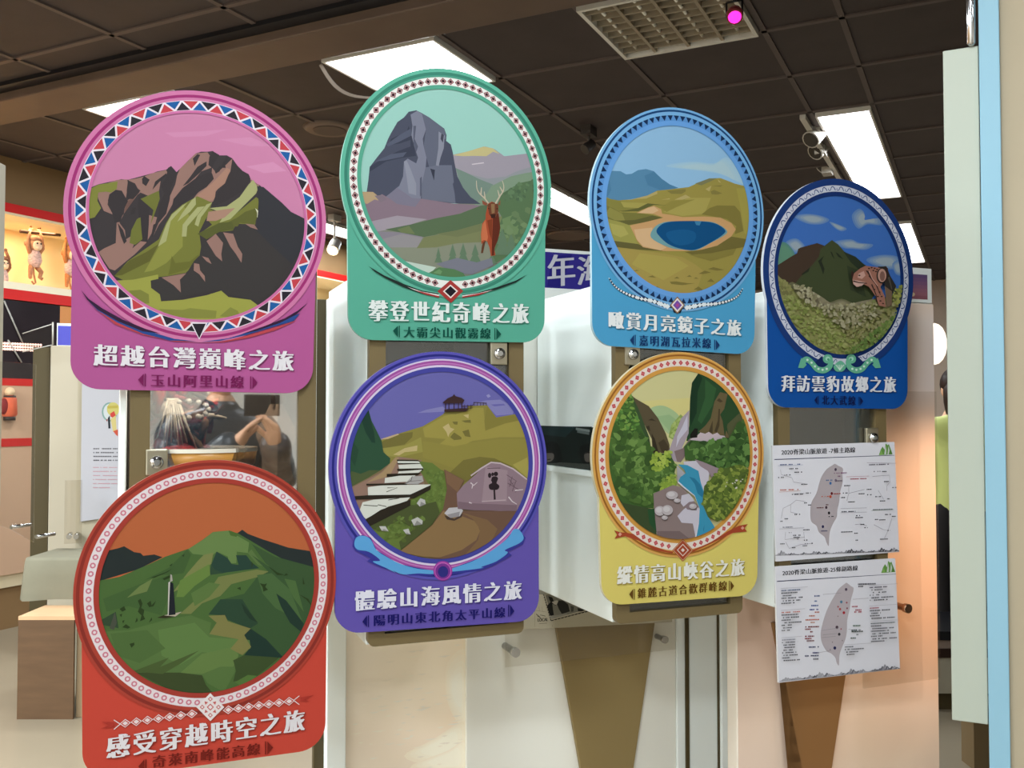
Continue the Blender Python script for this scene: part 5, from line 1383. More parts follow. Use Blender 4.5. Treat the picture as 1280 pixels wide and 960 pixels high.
    for k, (x, y) in enumerate(base):
        h_ = (8 + 34 * abs(math.sin(k * .7)) * abs(math.sin(k * .23 + 1))) * rr.uniform(.6, 1.2)
        c = rr.choice(('9A98A0', '76747C', 'B0AEB4', '5A585E', 'A8A6AE'))
        a.p(c, [(x - 24, y), (x - 12, y - h_ * .45), (x - 3, y - h_ * .9), (x + 3, y - h_ * .85), (x + 12, y - h_ * .5), (x + 26, y)]); a.p('C8C6CE', [(x - 3, y), (x + 2, y - h_ * .6), (x + 9, y)])
    a.build('ink_mountains', r)
    a = Art(M, -.0003, crop=crop)
    (lx, ly, k) = (1005, 186, 1.0) if not second else (904, 148, .9)
    Q = lambda pts: [(lx + x * k, ly + y * k) for x, y in pts]
    a.p('6FA04E', Q([(-55, 0), (-40, -45), (-25, -70), (-10, -45), (0, -95), (15, -80), (25, -90), (40, -50), (55, -8)]))
    a.p('8DBB62', Q([(-52, 0), (-35, -45), (-28, -20), (-20, -5)])); a.p('D8DCD8', Q([(-12, -8), (-2, -80), (6, -40), (4, -8)])); a.p('D8DCD8', Q([(14, -8), (22, -75), (30, -40), (24, -8)])); a.p('5A8A40', Q([(28, -6), (38, -45), (52, -10)]))
    a.build('mountain_logo', r)


sheet('upper white map sheet with seven main routes, under the dark blue sign', ((965.5, 557), (1118, 552.5), (1124, 690), (970.5, 702)), (950, 540, 6.4), '2020脊梁山脈旅遊 -7條主路線', ((170, 186), (762, 165), (170, 140)), 5, False)
sheet('lower white map sheet with twenty-five branch routes, above the tapered bracket', ((969, 708.5), (1119, 698), (1125, 836), (973.5, 853.5)), (950, 690, 5.645), '2020脊梁山脈旅遊-25條副路線', ((157, 168), (690, 130), (157, 130)), 9, True)

# ------------------------------------------------------------------ banner behind the cases
BM = UM @ Matrix.Translation((.72, 1.2, 1.76))
rb = root('header_banner', 'purple banner with white brush lettering between the teal and light blue signs', 'banner', (0, 0, 0), BM)
m = MB(); m.box(-.45, .35, 0, .02, 0, .135); m.build('board', M_white, rb, BM)
a = Art(BM, -.0003)
a.raw([(-.44, .004), (.34, .004), (.34, .124), (-.44, .124)], '4038A0')
a.p('2F2A8A', '690,320 715,318 700,360 684,358'); a.p('352F90', '725,318 745,318 745,340 735,352')
a.build('purple_print', rb)
a = Art(BM, -.0008)
a.text('年', 'E8E8F4', (684, 359), (719, 356), (684, 319), smear=.03)
a.text('海', 'E8E8F4', (721, 357), (755, 354), (721, 321), smear=.03)
a.build('lettering', rb)
m = MB(); m.box(.42, 1.1, 1.19, 1.31, 0, 1.76); m.build('partition_cabinet', M_white, None, UM, bevel=.004, label='white cabinet carrying the purple banner, behind the light blue sign', cat='cabinet')

# ------------------------------------------------------------------ left background
LM = CM
# niche: fascia, back, shelf
rn = root('display_niche', 'lit wall display niche with red fascia bands, upper left', 'display niche', (WALL_A, (NB0 + NB3) / 2, 2.06), CM)
m = MB(); m.box(WALL_A - .02, WALL_A + .03, NB0, NB3, 2.60, 2.655); m.build('red_fascia', M_red, rn, CM, label='upper red band')
m = MB(); m.box(WALL_A - .44, WALL_A + .025, NB0, NB3, 2.585, 2.60); m.build('soffit', mat('niche_soffit', 'E6D4B0', .5), rn, CM)
m = MB(); m.box(WALL_A - .449, WALL_A - .44, NB0, NB3, 2.06, 2.60); m.build('back_panel', mat('niche_cream', 'EBD3A0', .6), rn, CM)
m = MB(); m.box(WALL_A - .44, WALL_A + .03, NB0, NB3, 2.12, 2.165); m.build('shelf', mat('niche_shelf', 'EFE2C6', .5), rn, CM)
m = MB(); m.box(WALL_A - .02, WALL_A + .028, NB0, NB3, 2.055, 2.12); m.build('red_fascia', M_red, rn, CM, label='lower red band')
for b_ in (3.9, 4.9):
    m = MB(); m.tube([(WALL_A - .2, b_, 2.585), (WALL_A - .2, b_, 2.578)], [.035, .03], 14); m.build('downlight', mat('downlight_on', 'FFE8C0', .3, emit='FFDDA6', strength=4), rn, CM)
for b_ in (3.75, 4.2, 5.2, 6.6): lamp_area('niche_light', CM, (WALL_A - .2, b_, 2.57), .1, .3, NICHE_P, (1, .74, .45))


def puppet(label, px, py, b, s=1.0, col='B07A58'):
    A_ = WALL_A - .18; q = hitx(px, py, CM, A_); b = q.y; z = q.z          # head centre
    r = root('monkey_puppet', label, 'puppet', (A_, b, z - .24 * s), CM, 'hanging monkey puppets')
    V = lambda da, db, dz: (A_ + da * s, b + db * s, z + dz * s)
    k = mat('puppet_' + col, col, .8, noise=.25, nscale=40); f_ = mat('puppet_face', 'E8C8A8', .7); d_ = mat('puppet_dark', '2A1A14', .4)
    m = MB(); m.ball(V(0, 0, 0), (.042 * s, .05 * s, .05 * s)); m.ball(V(-.005, 0, .03), (.045 * s, .048 * s, .035 * s)); m.build('head', k, r, CM)
    m = MB(); m.ball(V(.03, 0, -.008), (.02 * s, .034 * s, .036 * s)); m.ball(V(.045, 0, -.025), (.014 * s, .02 * s, .015 * s)); fc = m.build('face', f_, r, CM)
    m = MB()
    for e in (-1, 1): m.ball(V(.048, .014 * e, .004), .006 * s, None, 8, 6)
    m.build('eyes', d_, fc, CM)
    for e in (-1, 1):
        m = MB(); m.ball(V(0, .056 * e, .002), (.012 * s, .02 * s, .022 * s)); m.build('ear', k, r, CM)
    m = MB(); m.tube([V(0, 0, -.04), V(.005, 0, -.07), V(.008, 0, -.11), V(.005, 0, -.15)], [.028 * s, .04 * s, .044 * s, .03 * s], 14); m.build('body', mat('puppet_shirt', 'C8A8A0', .8, noise=.35, nscale=60, stretch=(1, 1, 3)), r, CM)
    for e in (-1, 1):
        m = MB(); m.tube([V(0, .03 * e, -.06), V(.01, .055 * e, -.02), V(.005, .05 * e, .05), V(0, .03 * e, .10)], [.015 * s, .013 * s, .011 * s, .01 * s], 8); m.ball(V(0, .03 * e, .105), .013 * s, None, 8, 6); m.build('arm', k, r, CM)
        m = MB(); m.tube([V(0, .02 * e, -.145), V(.02, .04 * e, -.18), V(.01, .035 * e, -.215), V(.025, .045 * e, -.225)], [.018 * s, .015 * s, .012 * s, .012 * s], 8); m.build('leg', k, r, CM)
    m = MB(); m.tube([V(-.01, 0, -.15), V(-.02, .015, -.2), V(-.01, .02, -.25), V(0, .0, -.262), V(0, -.015, -.245)], .006 * s, 8); m.build('tail', k, r, CM)


puppet('brown monkey puppet with striped shirt hanging by its arms in the lit niche', 43, 306, 4.0)
puppet('partly hidden monkey puppet at the left edge of the lit niche', 2, 330, 3.8, .9, '8A5A40')
puppet('orange monkey puppet beside the edge of the pink sign in the lit niche', 88, 318, 4.3, 1.0, 'C07A48')
q = hitx(25, 289, CM, WALL_A - .18); q2 = hitx(75, 294, CM, WALL_A - .18)
m = MB(); m.tube([q, q2], [.011, .010], 10); m.tube([(q2.x, q2.y - .15, q2.z), (q2.x, q2.y - .15, 2.585)], .003, 6); m.tube([(q.x, q.y + .08, q.z), (q.x, q.y + .08, 2.585)], .003, 6)
m.build('hanging_stick', mat('stick_wood', '4A2E1C', .6), None, CM, label='thin dark stick hanging in the niche above the brown monkey puppet', cat='stick')

# dark showcase under the niche
A1 = WALL_A + .02
rd = root('wall_showcase', 'dark glass fronted showcase with rows of small lights under the red band, far left', 'showcase', (A1, 3.9, .34), CM)
m = MB(); m.box(WALL_A, A1, 3.2, 4.24, 1.56, 2.05); m.build('dark_panel', mat('showcase_dark', '2A2326', .15, noise=.2, nscale=3), rd, CM)
m = MB(); m.box(WALL_A, A1 + .01, 3.2, 4.12, 1.515, 1.56); m.build('red_band', M_red, rd, CM)
m = MB(); m.box(WALL_A, A1 + .008, 3.2, 4.12, .34, 1.515); m.build('lower_panel', mat('showcase_cream', 'CDA98C', .4), rd, CM)
m = MB(); m.box(WALL_A, A1 + .012, 3.2, 4.12, 1.135, 1.185); m.build('red_band', M_red, rd, CM)
m = MB()
for row in range(3):
    for k in range(16):
        p = hitx(3 + k * 3.2, 429 + row * 3.6 + k * .15, CM, A1 + .004); m.ball(tuple(p), (.004, .009, .008), None, 8, 5)
m.build('light_rows', mat('tiny_lights', 'FFD0C0', .4, emit='FFC8B4', strength=1.2), rd, CM)
m = MB()
for l in (((5, 376), (28, 428)), ((10, 425), (27, 453))):
    p0 = hitx(*l[0], CM, A1 + .01); p1 = hitx(*l[1], CM, A1 + .01); m.tube([p0, p1], .005, 6)
m.build('glass_edge', mat('glass_edge', 'A8A49C', .2), rd, CM)
p = hitx(12, 508, CM, A1 + .03)
r = root('hanging_doll', 'small orange doll with dark bands on the pale showcase, far left edge', 'doll', (p.x, p.y, p.z - .1), CM)
m = MB(); m.tube([(p.x, p.y, p.z + .07), (p.x, p.y, p.z + .05), (p.x, p.y, p.z - .05), (p.x, p.y, p.z - .08)], [.02, .04, .045, .02], 12); m.build('body', mat('doll_orange', 'D8603C', .6), r, CM)
m = MB(); m.ball((p.x, p.y, p.z + .09), .03); m.build('head', mat('doll_cream', 'E8C8A0', .6), r, CM)
for dz in (.055, -.075):
    m = MB(); m.tube([(p.x, p.y, p.z + dz - .012), (p.x, p.y, p.z + dz + .012)], .035, 12); m.build('band', mat('puppet_dark', '2A1A14', .4), r, CM)
m = MB(); m.ball((p.x + .01, p.y - .045, p.z), (.02, .035, .05)); m.build('bundle', mat('doll_darkred', '8A1A1C', .6), r, CM)
m = MB(); m.box(WALL_A, A1, 4.24, 5.2, 1.86, 2.05); m.build('wall_board', mat('board_orange', 'D08A50', .5), None, CM, label='orange wall board strip beside the dark showcase under the red band', cat='wall board')

# white column unit with purple header (left of the pink sign)
o1 = 4.2
x0 = U(61.5, 560, o1)[0]; x1 = U(105, 560, o1)[0]
m = MB(); zt = U(75, 432, o1)[1]; m.box(x0, x1 + .3, o1, o1 + .15, 0, zt)
m.build('partition_cabinet', mat('column_cream', 'B0A692', .5), None, UM, bevel=.004, label='white cabinet column with purple header left of the pink sign', cat='cabinet')
m = MB(); m.box(x0 - .09, x0 - .004, o1 + .02, o1 + .15, 0.0, zt - .01); m.build('partition_post', M_dtaupe, None, UM, label='taupe post standing for the shaded left face of the white cabinet column', cat='post')  # shade of the column's side painted as a dark taupe strip
q = U(70, 432, o1)[0], U(90, 408, o1)
m = MB(); m.box(q[0], q[1][0] + .2, o1 + .05, o1 + .08, zt, q[1][1] + .02); rr_ = root('header_board', 'small purple header board on the white cabinet left of the pink sign', 'header board', (q[0] + .1, o1 + .06, zt), UM)
m.build('board', M_white, rr_, UM)
m = MB(); m.box(q[0] + .005, q[1][0] + .19, o1 + .047, o1 + .05, zt + .006, q[1][1] + .006); m.build('purple_print', mat('purple_ink', '4A4AA8', .5), rr_, UM)

# clear case top beside it
gx0, gz0 = U(28, 437, o1 - .1); gx1, gz1 = U(66, 408, o1 - .1)
rg = root('acrylic_cover', 'clear acrylic cover sheet slanting beside the small purple header', 'acrylic cover', ((gx0 + gx1) / 2, o1 - .1, gz0), UM)
pl = [U(px, py, o1 - .1) for px, py in ((28, 417), (66, 405), (66, 431), (28, 440))]
m = MB(); m.prism(pl, o1 - .1, o1 - .096); m.build('sheet', M_acryl, rg, UM)
m = MB()
for i, j in ((0, 1), (2, 3)): m.tube([(pl[i][0], o1 - .101, pl[i][1]), (pl[j][0], o1 - .101, pl[j][1])], .003, 6)
m.tube([(pl[1][0], o1 - .101, pl[1][1] + .01), (pl[2][0], o1 - .101, pl[2][1])], .005, 6)
m.build('edge', mat('glass_edge', 'A8A49C', .2), rg, UM)

# cream panel with the poster
o2 = 3.6
x0 = U(101, 560, o2)[0]; 
m = MB(); m.box(U(96, 560, o2)[0], U(150, 560, o2)[0] + .25, o2, o2 + .03, 0, U(100, 425, o2)[1]); m.build('wall_partition', mat('partition_cream', 'AAA08A', .5), None, UM, kind='structure')
o3 = o2 - .012
pl = [U(px, py, o3) for px, py in ((102.5, 478), (150, 478), (150, 645), (100.5, 652))]
cx = sum(p[0] for p in pl) / 4; z0 = min(p[1] for p in pl); PM = UM @ Matrix.Translation((cx, o3, z0))
r = root('poster', 'white poster with a round coloured emblem and small print under the pink sign', 'poster', (0, 0, 0), PM)
m = MB(); m.prism([(p[0] - cx, p[1] - z0) for p in pl], 0, .006, 'D2D0D6', 'D0CDCA'); m.build('sheet', PRINT, r, PM)
a = Art(PM, -.0003, crop=(90, 470, 4.571))
for c, x, y, rx, ry in (('8FB0A8', 215, 205, 45, 55), ('DDE2E2', 215, 205, 36, 46), ('D8CC7A', 235, 190, 36, 40)): a.e(c, x, y, rx, ry)
a.p('C9B85A', '200,172 262,168 262,184 205,186'); a.p('D8504A', '218,215 240,200 250,225 235,240 220,232'); a.p('2E3238', '205,240 216,225 220,300 208,300'); a.p('E2CF8A', '220,245 250,225 255,310 235,320'); a.p('D8604A', '235,315 262,305 262,345 250,335'); a.p('B8444A', '195,250 205,245 200,262')
a.build('emblem', r)
rr2 = random.Random(3)
a = Art(PM, -.0003, crop=(90, 470, 4.571))
for row in range(4):
    for k in range(20):
        if rr2.random() > .2: x = 122 + k * 7; y = 412 + row * 22; a.p('6A686C', [(x, y), (x + 5, y), (x + 5, y + 7), (x, y + 7)])
a.build('grey_text', r)
a = Art(PM, -.0003, crop=(90, 470, 4.571))
for row in range(6):
    for k in range(20):
        if rr2.random() > .15 and (row < 5 or k < 14): x = 120 + k * 7; y = 520 + row * 23; a.p('D8A8B0', [(x, y), (x + 6, y), (x + 6, y + 5), (x, y + 5)])
a.build('pink_text', r)
rpp = root('acrylic_plate', 'tall clear acrylic plate on small metal pins at the far left edge', 'acrylic plate', (U(25, 600, 1.5)[0], 1.5, .8), UM)
pl = [U(px, py, 1.4) for px, py in ((-20, 450), (45, 455), (42, 678), (14, 662), (-20, 650))]
m = MB(); m.prism(pl, 1.4, 1.405); m.build('plate', M_acryl, rpp, UM)
for px, py in ((14, 659), (45, 671)):
    p = hit(px, py, UM, 1.38); m = MB(); m.tube([tuple(p), (p.x + .045, p.y + .05, p.z)], [.006, .005], 10); m.build('pin', M_chrome, rpp, UM)
rpp = root('acrylic_plate', 'small acrylic plate corner with two pins below the poster', 'acrylic plate', (U(90, 671, 3.5)[0], 3.5, U(90, 680, 3.5)[1]), UM)
m = MB(); p0 = U(80, 680, 3.5); p1 = U(103, 600, 3.5); m.box(p0[0], p1[0], 3.5, 3.505, p0[1], p1[1]); m.build('plate', M_acryl, rpp, UM)
for px in (86, 95):
    p = hit(px, 671, UM, 3.48); m = MB(); m.tube([tuple(p), (p.x, 3.6, p.z)], [.013, .011], 10); m.build('pin', M_chrome, rpp, UM)

# white edge strip on the left of the pink case
# table with cloth, crate
T = lambda px, Y, z: None


def at(px, py, Y):
    d = ray(px, py); t = Y / d.y; p = CAMP + d * t; return p.x, p.y, p.z


tx0 = at(33, 700, 4.45)[0]; tz1 = at(60, 697, 4.45)[2]; tz0 = at(60, 750, 4.45)[2]
r = root('display_table', 'low table under a pale grey cloth beside the red sign', 'table', (tx0 + .4, 4.7, 0), WM)
m = MB()
nx_ = 40
prof = []
random.seed(4)
x_, y_ = tx0, 4.45; W_, D_ = .95, .30


def ring(z, o, wob):
    pts = []
    for k in range(nx_):
        pts.append((x_ + W_ * k / nx_, y_, 0, -1))
    for k in range(20): pts.append((x_ + W_, y_ + D_ * k / 20, 1, 0))
    for k in range(nx_): pts.append((x_ + W_ - W_ * k / nx_, y_ + D_, 0, 1))
    for k in range(20): pts.append((x_, y_ + D_ - D_ * k / 20, -1, 0))
    out = []
    for i, (a1, a2, nx2, ny2) in enumerate(pts):
        w2 = o + wob * math.sin(i * .9) * .5 + wob * math.sin(i * .37 + 1)
        out.append((a1 + nx2 * w2, a2 + ny2 * w2, z + wob * .6 * math.sin(i * .21)))
    return out


rings = [ring(tz1, 0, 0), ring(tz1 - .015, .012, .001), ring(tz1 - .09, .018, .006), ring(tz0, .024, .012)]
k = len(rings[0]); base_ = len(m.v)
for rg_ in rings: m.v += rg_
for j in range(3):
    for i in range(k):
        i2 = (i + 1) % k; m.f.append((base_ + j * k + i, base_ + j * k + i2, base_ + (j + 1) * k + i2, base_ + (j + 1) * k + i)[::-1]); m.c.append(None); m.sm.append(True)
m.f.append(tuple(range(base_, base_ + k))); m.c.append(None); m.sm.append(False)
m.build('tablecloth', mat('cloth_grey', '787462', .85, noise=.05, nscale=9, bump=.1), r, WM)
m = MB(); m.box(x_ + .01, x_ + W_ - .01, y_ + .01, y_ + D_ - .01, tz1 - .03, tz1 - .003); m.build('tabletop', mat('table_wood', '6A5238', .5), r, WM)
for dx_ in (.25, W_ - .08):
    for dy_ in (.06, D_ - .06):
        m = MB(); m.box(x_ + dx_ - .025, x_ + dx_ + .025, y_ + dy_ - .025, y_ + dy_ + .025, 0, tz1 - .03); m.build('leg', M_black, r, WM)

Yc = 4.19
cx0 = at(22, 830, Yc)[0]; cx1 = at(92, 830, Yc)[0]; cz = at(50, 775, Yc)[2]
r = root('plywood_crate', 'brown plywood crate on the floor in front of the cloth covered table', 'crate', ((cx0 + cx1) / 2 + .2, Yc + .15, 0), WM)
Mw = mat('plywood', '5E4630', .55, noise=.12, nscale=6, stretch=(1, 1, 6)); Mw2 = mat('plywood_edge', 'A89070', .55)
m = MB(); m.box(cx0, cx1, Yc, Yc + .012, 0, cz); m.build('front_panel', Mw, r, WM)
m = MB(); m.box(cx0, cx1 + .35, Yc - .0, Yc + .24, cz, cz + .016); m.build('top', mat('plywood_top', 'C8A27C', .5, noise=.08, nscale=5), r, WM)
m = MB(); m.box(cx0, cx0 + .012, Yc + .012, Yc + .24, 0, cz); m.build('side_panel', Mw, r, WM)
m = MB(); m.box(cx1, cx1 + .35, Yc + .03, Yc + .24, 0, cz); m.build('cupboard', Mw2, r, WM, label='paler plywood box half')

# pale column at the left border
m = MB(); p0 = at(-60, 400, 2.6); p1 = at(4.5, 400, 2.75); zt = at(2, 189, 2.6)[2]; zb = at(2, 640, 2.6)[2]
m.box(p0[0], p1[0], 2.6, 2.75, zb, zt); m.box(p0[0], p0[0] + .06, 2.64, 2.71, 0, zb); m.build('display_board', mat('pale_edge', 'C9BFA8', .5), None, WM, bevel=.003, label='pale vertical panel edge at the far left border of the view', cat='panel')

# ------------------------------------------------------------------ right side
b0 = 2.24
m = MB(); m.box(.008, 4.5, b0, b0 + .12, 0, CEIL); m.build('wall_pillar', mat('pillar_beige', 'A4977F', .6, noise=.02, nscale=6), None, CM, kind='structure')
m = MB(); m.box(.0075, .047, b0 - .012, b0, 0, CEIL); struct(m, 'trim_7', mat('trim_light_blue', '86AEC0', .5), CM, bevel=.002)
m = MB(); m.box(-.0625, .0065, b0 - .004, b0 + .022, .694, 2.135); m.build('display_board', mat('panel_pale_green', 'A9AFA2', .45), None, CM, bevel=.002, label='tall pale panel beside the light blue stripe on the right', cat='panel')
p = hit(1214, 40, CM, b0 - .01)
r = root('metal_fixture', 'shiny metal fixture above the tall pale panel, top right', 'fixture', (p.x, p.y, 2.15), CM)
m = MB(); m.tube([(p.x, p.y, p.z - .03), (p.x, p.y, p.z - .025), (p.x, p.y, p.z + .05), (p.x, p.y, p.z + .3)], [.004, .008, .009, .009], 14); m.build('rod', M_chrome, r, CM)
m = MB(); m.tube([(p.x - .002, p.y + .006, p.z + .02), (p.x - .002, p.y + .006, p.z + .3)], .007, 12); m.build('sleeve', mat('fixture_bronze', '8A6A50', .3, metal=.8), r, CM)

# person seen from behind between the panels
Yp = 4.9


def skin(name, verts, edges, rad, material, parent, M, sub=2, rootv=0):
    me = bpy.data.meshes.new(name); pts = [MW[parent].inverted() @ (M @ Vector(v)) for v in verts]
    me.from_pydata([tuple(p) for p in pts], edges, []); o = bpy.data.objects.new(name, me); COL.objects.link(o); o.parent = parent; MW[o] = MW[parent]
    s = o.modifiers.new('skin', 'SKIN'); s.use_smooth_shade = True
    for i, r_ in enumerate(rad):
        sv = me.skin_vertices[0].data[i]; sv.radius = r_ if isinstance(r_, tuple) else (r_, r_); sv.use_root = (i == rootv)
    b = o.modifiers.new('sub', 'SUBSURF'); b.levels = sub; b.render_levels = sub
    me.materials.append(material)
    return o


def hand_verts(V, E, R, wrist, dirv, side, up, q=.85):
    """palm and five bent fingers grown from vertex index wrist; dirv: finger direction; side: thumb side; up: back of hand"""
    d = Vector(dirv).normalized(); s = Vector(side).normalized(); u = Vector(up).normalized(); w = Vector(V[wrist])
    V.append(tuple(w + d * .045 * q)); R.append((.030 * q, .018 * q)); E.append((wrist, len(V) - 1)); palm = len(V) - 1
    for k, (off_, ln) in enumerate(((.028, .070), (.010, .078), (-.009, .072), (-.026, .056))):
        prev = palm
        for j, (t, bend, r_) in enumerate(((.045, 0, .0095), (.045 + ln * .45, .006, .009), (.045 + ln * .8, .022, .008), (.045 + ln, .04, .007))):
            V.append(tuple(w + (d * (t + .03) + s * off_ * (1 if j else .9) - u * bend) * q)); R.append(r_); E.append((prev, len(V) - 1)); prev = len(V) - 1
    prev = palm
    for t, so, bend, r_ in ((.03, .034, .004, .012), (.055, .05, .012, .011), (.08, .052, .024, .009)):
        V.append(tuple(w + (d * t + s * so - u * bend) * q)); R.append(r_); E.append((prev, len(V) - 1)); prev = len(V) - 1


def person(label, pos, yaw, top, legs, hair, skinc, height=1.58, sleeves=None, arms_up=False, long_hair=True, jacket_len=.78, puffy=False):
    M = Matrix.Translation(pos) @ Matrix.Rotation(yaw, 4, 'Z')
    r = root('person', label, 'person', (0, 0, 0), M)
    h = height; k = h / 1.6
    ms = mat('skin_' + skinc, skinc, .5)
    # body: faces local -y
    V = [(0, 0, .86), (0, .01, 1.02), (0, .005, 1.18), (0, .0, 1.30), (0, .0, 1.375), (0, -.012, 1.44)]
    R = [(.155, .115), (.13, .10), (.15, .105), (.12, .085), (.052, .055), (.05, .055)]
    E = [(0, 1), (1, 2), (2, 3), (3, 4), (4, 5)]
    for s in (-1, 1):
        n = len(V); V += [(s * .085, 0, .80), (s * .09, -.01, .46), (s * .095, .02, .09), (s * .10, -.11, .035)]; R += [.092, .06, .042, (.042, .03)]; E += [(0, n), (n, n + 1), (n + 1, n + 2), (n + 2, n + 3)]
    for s in (-1, 1):
        n = len(V)
        if arms_up: V += [(s * .165, 0, 1.30), (s * .24, -.07, 1.07), (s * .10, -.27, 1.20), (s * .075, -.305, 1.235)]
        else: V += [(s * .165, 0, 1.30), (s * .205, .02, 1.05), (s * .205, -.05, .84), (s * .2, -.06, .80)]
        R += [.055, .045, .034, .026]; E += [(3, n), (n, n + 1), (n + 1, n + 2), (n + 2, n + 3)]
        if arms_up: hand_verts(V, E, R, n + 3, (-s * .35, -.45, .75), (0, -.6, -.2) if False else (-s * .6, .3, .2), (s * .8, -.3, .1))
        else: hand_verts(V, E, R, n + 3, (-s * .05, -.1, -1), (0, -1, .1), (s * 1, 0, 0))
    V = [(x * k, y * k, z * k) for x, y, z in V]; R = [tuple(q * k for q in (t if isinstance(t, tuple) else (t, t))) for t in R]
    skin('body', V, E, R, ms, r, M)
    # head
    m = MB(); c = (0, -.012 * k, 1.505 * k)
    n0, nv = 20, 14; b_ = len(m.v)
    for i in range(nv + 1):
        ph = -math.pi / 2 + math.pi * i / nv
        for j in range(n0):
            t = TAU * j / n0; x = math.cos(ph) * math.cos(t); y = math.cos(ph) * math.sin(t); z = math.sin(ph)
            w = 1.0 if z > -.1 else 1 - .38 * ((-z - .1) / .9) ** 1.2
            X = .072 * x * w; Y = .09 * y * (w * .5 + .5); Z = .108 * z
            if y < 0: Y *= .95
            m.v.append((c[0] + X * k, c[1] + Y * k, c[2] + Z * k))
    for i in range(nv):
        for j in range(n0):
            j2 = (j + 1) % n0; m.f.append((b_ + i * n0 + j, b_ + i * n0 + j2, b_ + (i + 1) * n0 + j2, b_ + (i + 1) * n0 + j)); m.c.append(None); m.sm.append(True)
    m.tube([(0, c[1] - .085 * k, c[2] + .015 * k), (0, c[1] - .098 * k, c[2] - .01 * k), (0, c[1] - .105 * k, c[2] - .025 * k), (0, c[1] - .086 * k, c[2] - .032 * k)], [.007 * k, .010 * k, .014 * k, .008 * k], 10)
    for s in (-1, 1): m.ball((s * .073 * k, c[1] + .008 * k, c[2] - .005 * k), (.010 * k, .018 * k, .028 * k), None, 10, 7)
    hd = m.build('head', ms, r, M)
    m = MB()
    for s in (-1, 1): m.ball((s * .03 * k, c[1] - .079 * k, c[2] + .008 * k), (.012 * k, .008 * k, .007 * k), None, 10, 6)
    m.build('eyes', mat('eye_dark', '1E1612', .2), hd, M)
    m = MB(); m.ball((0, c[1] - .080 * k, c[2] - .056 * k), (.024 * k, .010 * k, .007 * k), None, 12, 6); m.build('mouth', mat('lips', 'A85A50', .5), hd, M)
    m = MB(); m.ball((0, c[1] + .012 * k, c[2] + .028 * k), (.084 * k, .098 * k, .096 * k), None, 20, 12)
    if long_hair:
        m.tube([(0, c[1] + .045 * k, c[2] + .06 * k), (0, c[1] + .055 * k, c[2]), (0, c[1] + .055 * k, c[2] - .07 * k), (0, c[1] + .05 * k, c[2] - .13 * k), (0, c[1] + .045 * k, c[2] - .16 * k)], [.06 * k, .088 * k, .086 * k, .074 * k, .05 * k], 18)
    m.build('hair', mat('hair_' + hair, hair, .45), r, M)
    # jacket and trousers grown around the same bones
    Vj = [(0, .0, jacket_len - .10), (0, .005, .98), (0, .005, 1.17), (0, 0, 1.29), (0, .0, 1.36), (0, -.006, 1.415 if puffy else 1.375)]; Rj = [(.19, .15), (.165, .13), (.178, .132), (.145, .105), (.078, .078), (.072, .075)]
    Ej = [(0, 1), (1, 2), (2, 3), (3, 4), (4, 5)]
    g = 1.35 if puffy else 1.12
    for s in (-1, 1):
        n = len(Vj)
        if arms_up: Vj += [(s * .165, 0, 1.29), (s * .205, -.035, 1.18), (s * .24, -.07, 1.07), (s * .165, -.175, 1.137), (s * .068, -.318, 1.25)]
        else: Vj += [(s * .165, 0, 1.29), (s * .19, .01, 1.17), (s * .205, .02, 1.05), (s * .205, -.015, .95), (s * .203, -.058, .815)]
        rj = [.066 * g, .06 * g, .055 * g, .05 * g, .046 * g]
        if puffy:
            pts_ = Vj[n:]; del Vj[n:]; q_ = []; rq = []
            for i in range(4):
                for t_ in (0, .34, .67):
                    q_.append(tuple(pts_[i][w] + (pts_[i + 1][w] - pts_[i][w]) * t_ for w in range(3))); rq.append(rj[i] + (rj[i + 1] - rj[i]) * t_)
            q_.append(pts_[4]); rq.append(rj[4])
            Vj += q_; rj = [r_ * (1.10 if i % 2 else .88) for i, r_ in enumerate(rq)]
        Rj += rj; Ej += [(3, n)] + [(n + i, n + i + 1) for i in range(len(rj) - 1)]
    j = skin('jacket', [(x * k, y * k, z * k) for x, y, z in Vj], Ej, [tuple(q * k for q in (t if isinstance(t, tuple) else (t, t))) for t in Rj], top, r, M)
    Vt = [(0, 0, .86), (0, 0, 1.0)]; Rt = [(.168, .130), (.15, .118)]; Et = [(0, 1)]
    for s in (-1, 1):
        n = len(Vt); Vt += [(s * .088, 0, .79), (s * .092, -.01, .46), (s * .096, .02, .12)]; Rt += [.102, .074, .062]; Et += [(0, n), (n, n + 1), (n + 1, n + 2)]
    skin('trousers', [(x * k, y * k, z * k) for x, y, z in Vt], Et, [tuple(q * k for q in (t if isinstance(t, tuple) else (t, t))) for t in Rt], legs, r, M)
    for s in (-1, 1):
        m = MB(); m.ball((s * .1 * k, -.045 * k, .045), (.048 * k, .13 * k, .045), None, 14, 8); m.build('shoe', M_black, r, M)
    return r


px_ = at(1186, 600, Yp)
person('person seen from behind in a yellow green jacket and black trousers, at the right gap', (px_[0] + .05, Yp, 0), math.pi, mat('jacket_lime', 'CBD27E', .7), mat('trousers_black', '1C1818', .7), '2A1C16', 'D8A888', height=1.56, jacket_len=.86)
person('person in a dark puffer jacket taking the photograph, mirrored in the left case door', (0.47, -.40, 0), math.pi, mat('jacket_puffer', '2A3238', .3, bump=.5, nscale=18, stretch=(1, 1, 4)), mat('trousers_black', '1C1818', .7), '16120F', 'D0A080', height=1.6, arms_up=True, long_hair=False, jacket_len=.82, puffy=True)
m = MB(); m.box(.40, .545, -.062, -.053, 1.335, 1.415)
m.build('phone', M_black, None, WM, bevel=.004, label='black phone held up by the person in the dark puffer jacket', cat='phone')

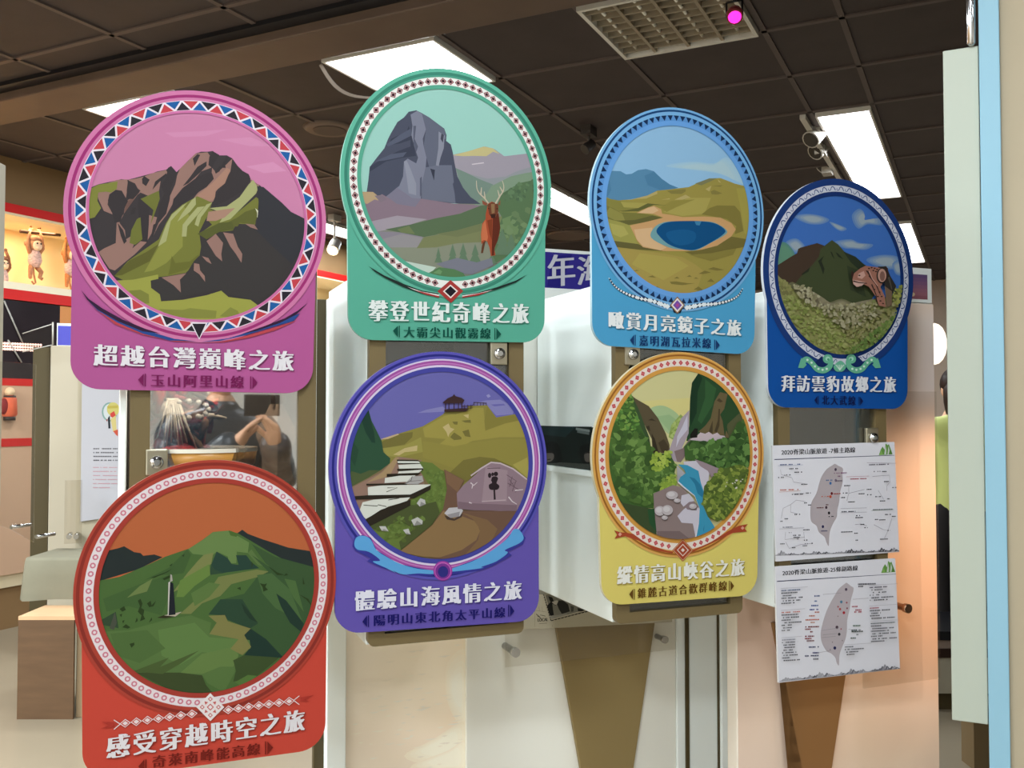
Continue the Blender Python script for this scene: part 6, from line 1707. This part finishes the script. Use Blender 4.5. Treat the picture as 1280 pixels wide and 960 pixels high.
# things seen in the gap beside the person
p = at(1168, 430, 6.8)
r = root('wall_lamp', 'round white glowing lamp in the gap above the person in the lime jacket', 'lamp', (p[0], p[1], p[2]), WM)
m = MB(); m.ball(p, (.09, .06, .15)); m.build('globe', mat('globe_on', 'FFF0DC', .4, emit='FFF0DC', strength=1.2), r, WM)
m = MB(); m.tube([(p[0] + .02, p[1] + .05, p[2]), (p[0] + .12, p[1] + .1, p[2] - .02), (p[0] + .3, p[1] + .15, p[2] + .1)], .012, 8); m.build('arm', mat('lamp_arm', '3A3230', .4), r, WM)
x0 = at(1176, 800, 4.3)[0]
r = root('exhibit_desk', 'pale exhibit desk with dark bands in the gap at lower right', 'desk', (x0 + .2, 4.45, 0), WM)
zt = at(1180, 788, 4.3)[2]
m = MB(); m.box(x0 - .1, x0 + .6, 4.3, 4.7, 0.08, zt - .12); m.build('body', mat('desk_body', 'A8A290', .5, noise=.08, nscale=3), r, WM)
m = MB(); m.box(x0 - .1, x0 + .6, 4.29, 4.7, zt - .12, zt - .08); m.build('dark_band', mat('puppet_dark', '2A1A14', .4), r, WM)
m = MB(); m.box(x0 - .1, x0 + .6, 4.295, 4.7, zt - .08, zt - .04); m.build('grey_band', mat('desk_grey', '8A7A70', .5), r, WM)
m = MB(); m.box(x0 - .1, x0 + .6, 4.28, 4.7, zt - .04, zt); m.build('top', M_black, r, WM)
m = MB(); m.box(x0 - .08, x0 + .58, 4.33, 4.68, 0, .08); m.build('plinth', M_dtaupe, r, WM)
x0 = at(1217, 900, 3.6)[0]
m = MB(); m.box(x0, x0 + .2, 3.6, 3.7, 0, at(1220, 880, 3.6)[2]); m.build('partition_post', mat('post_brown', '6E5C40', .5), None, WM, label='brown post seen under the tall pale panel at lower right', cat='post')

# ------------------------------------------------------------------ accent lamps with their fittings


def accent(label, pos, target, power, color, angle, blend=.7):
    r = root('accent_spotlight', label, 'spotlight', pos, WM)
    P0 = Vector(pos); d = (Vector(target) - P0).normalized()
    m = MB(); m.tube([P0 - d * .12, P0 - d * .115, P0 - d * .02, P0 - d * .01], [.03, .04, .045, .046], 14); m.build('housing', M_black, r, WM)
    m = MB(); m.tube([P0 - d * .10, (P0.x, P0.y, CEIL)], .008, 8); m.build('stem', M_black, r, WM)
    lamp_spot('accent_light', P0, target, power, color, angle, blend)


def Uw(x, y, z): return tuple(UM @ Vector((x, y, z)))


accent('black accent spotlight behind the beige pillar aimed at the orange panel', Uw(1.53, -.37, 1.55), Uw(1.10, .14, .92), SPOT_PEACH * .8, (1, .74, .52), 56, 1.0)
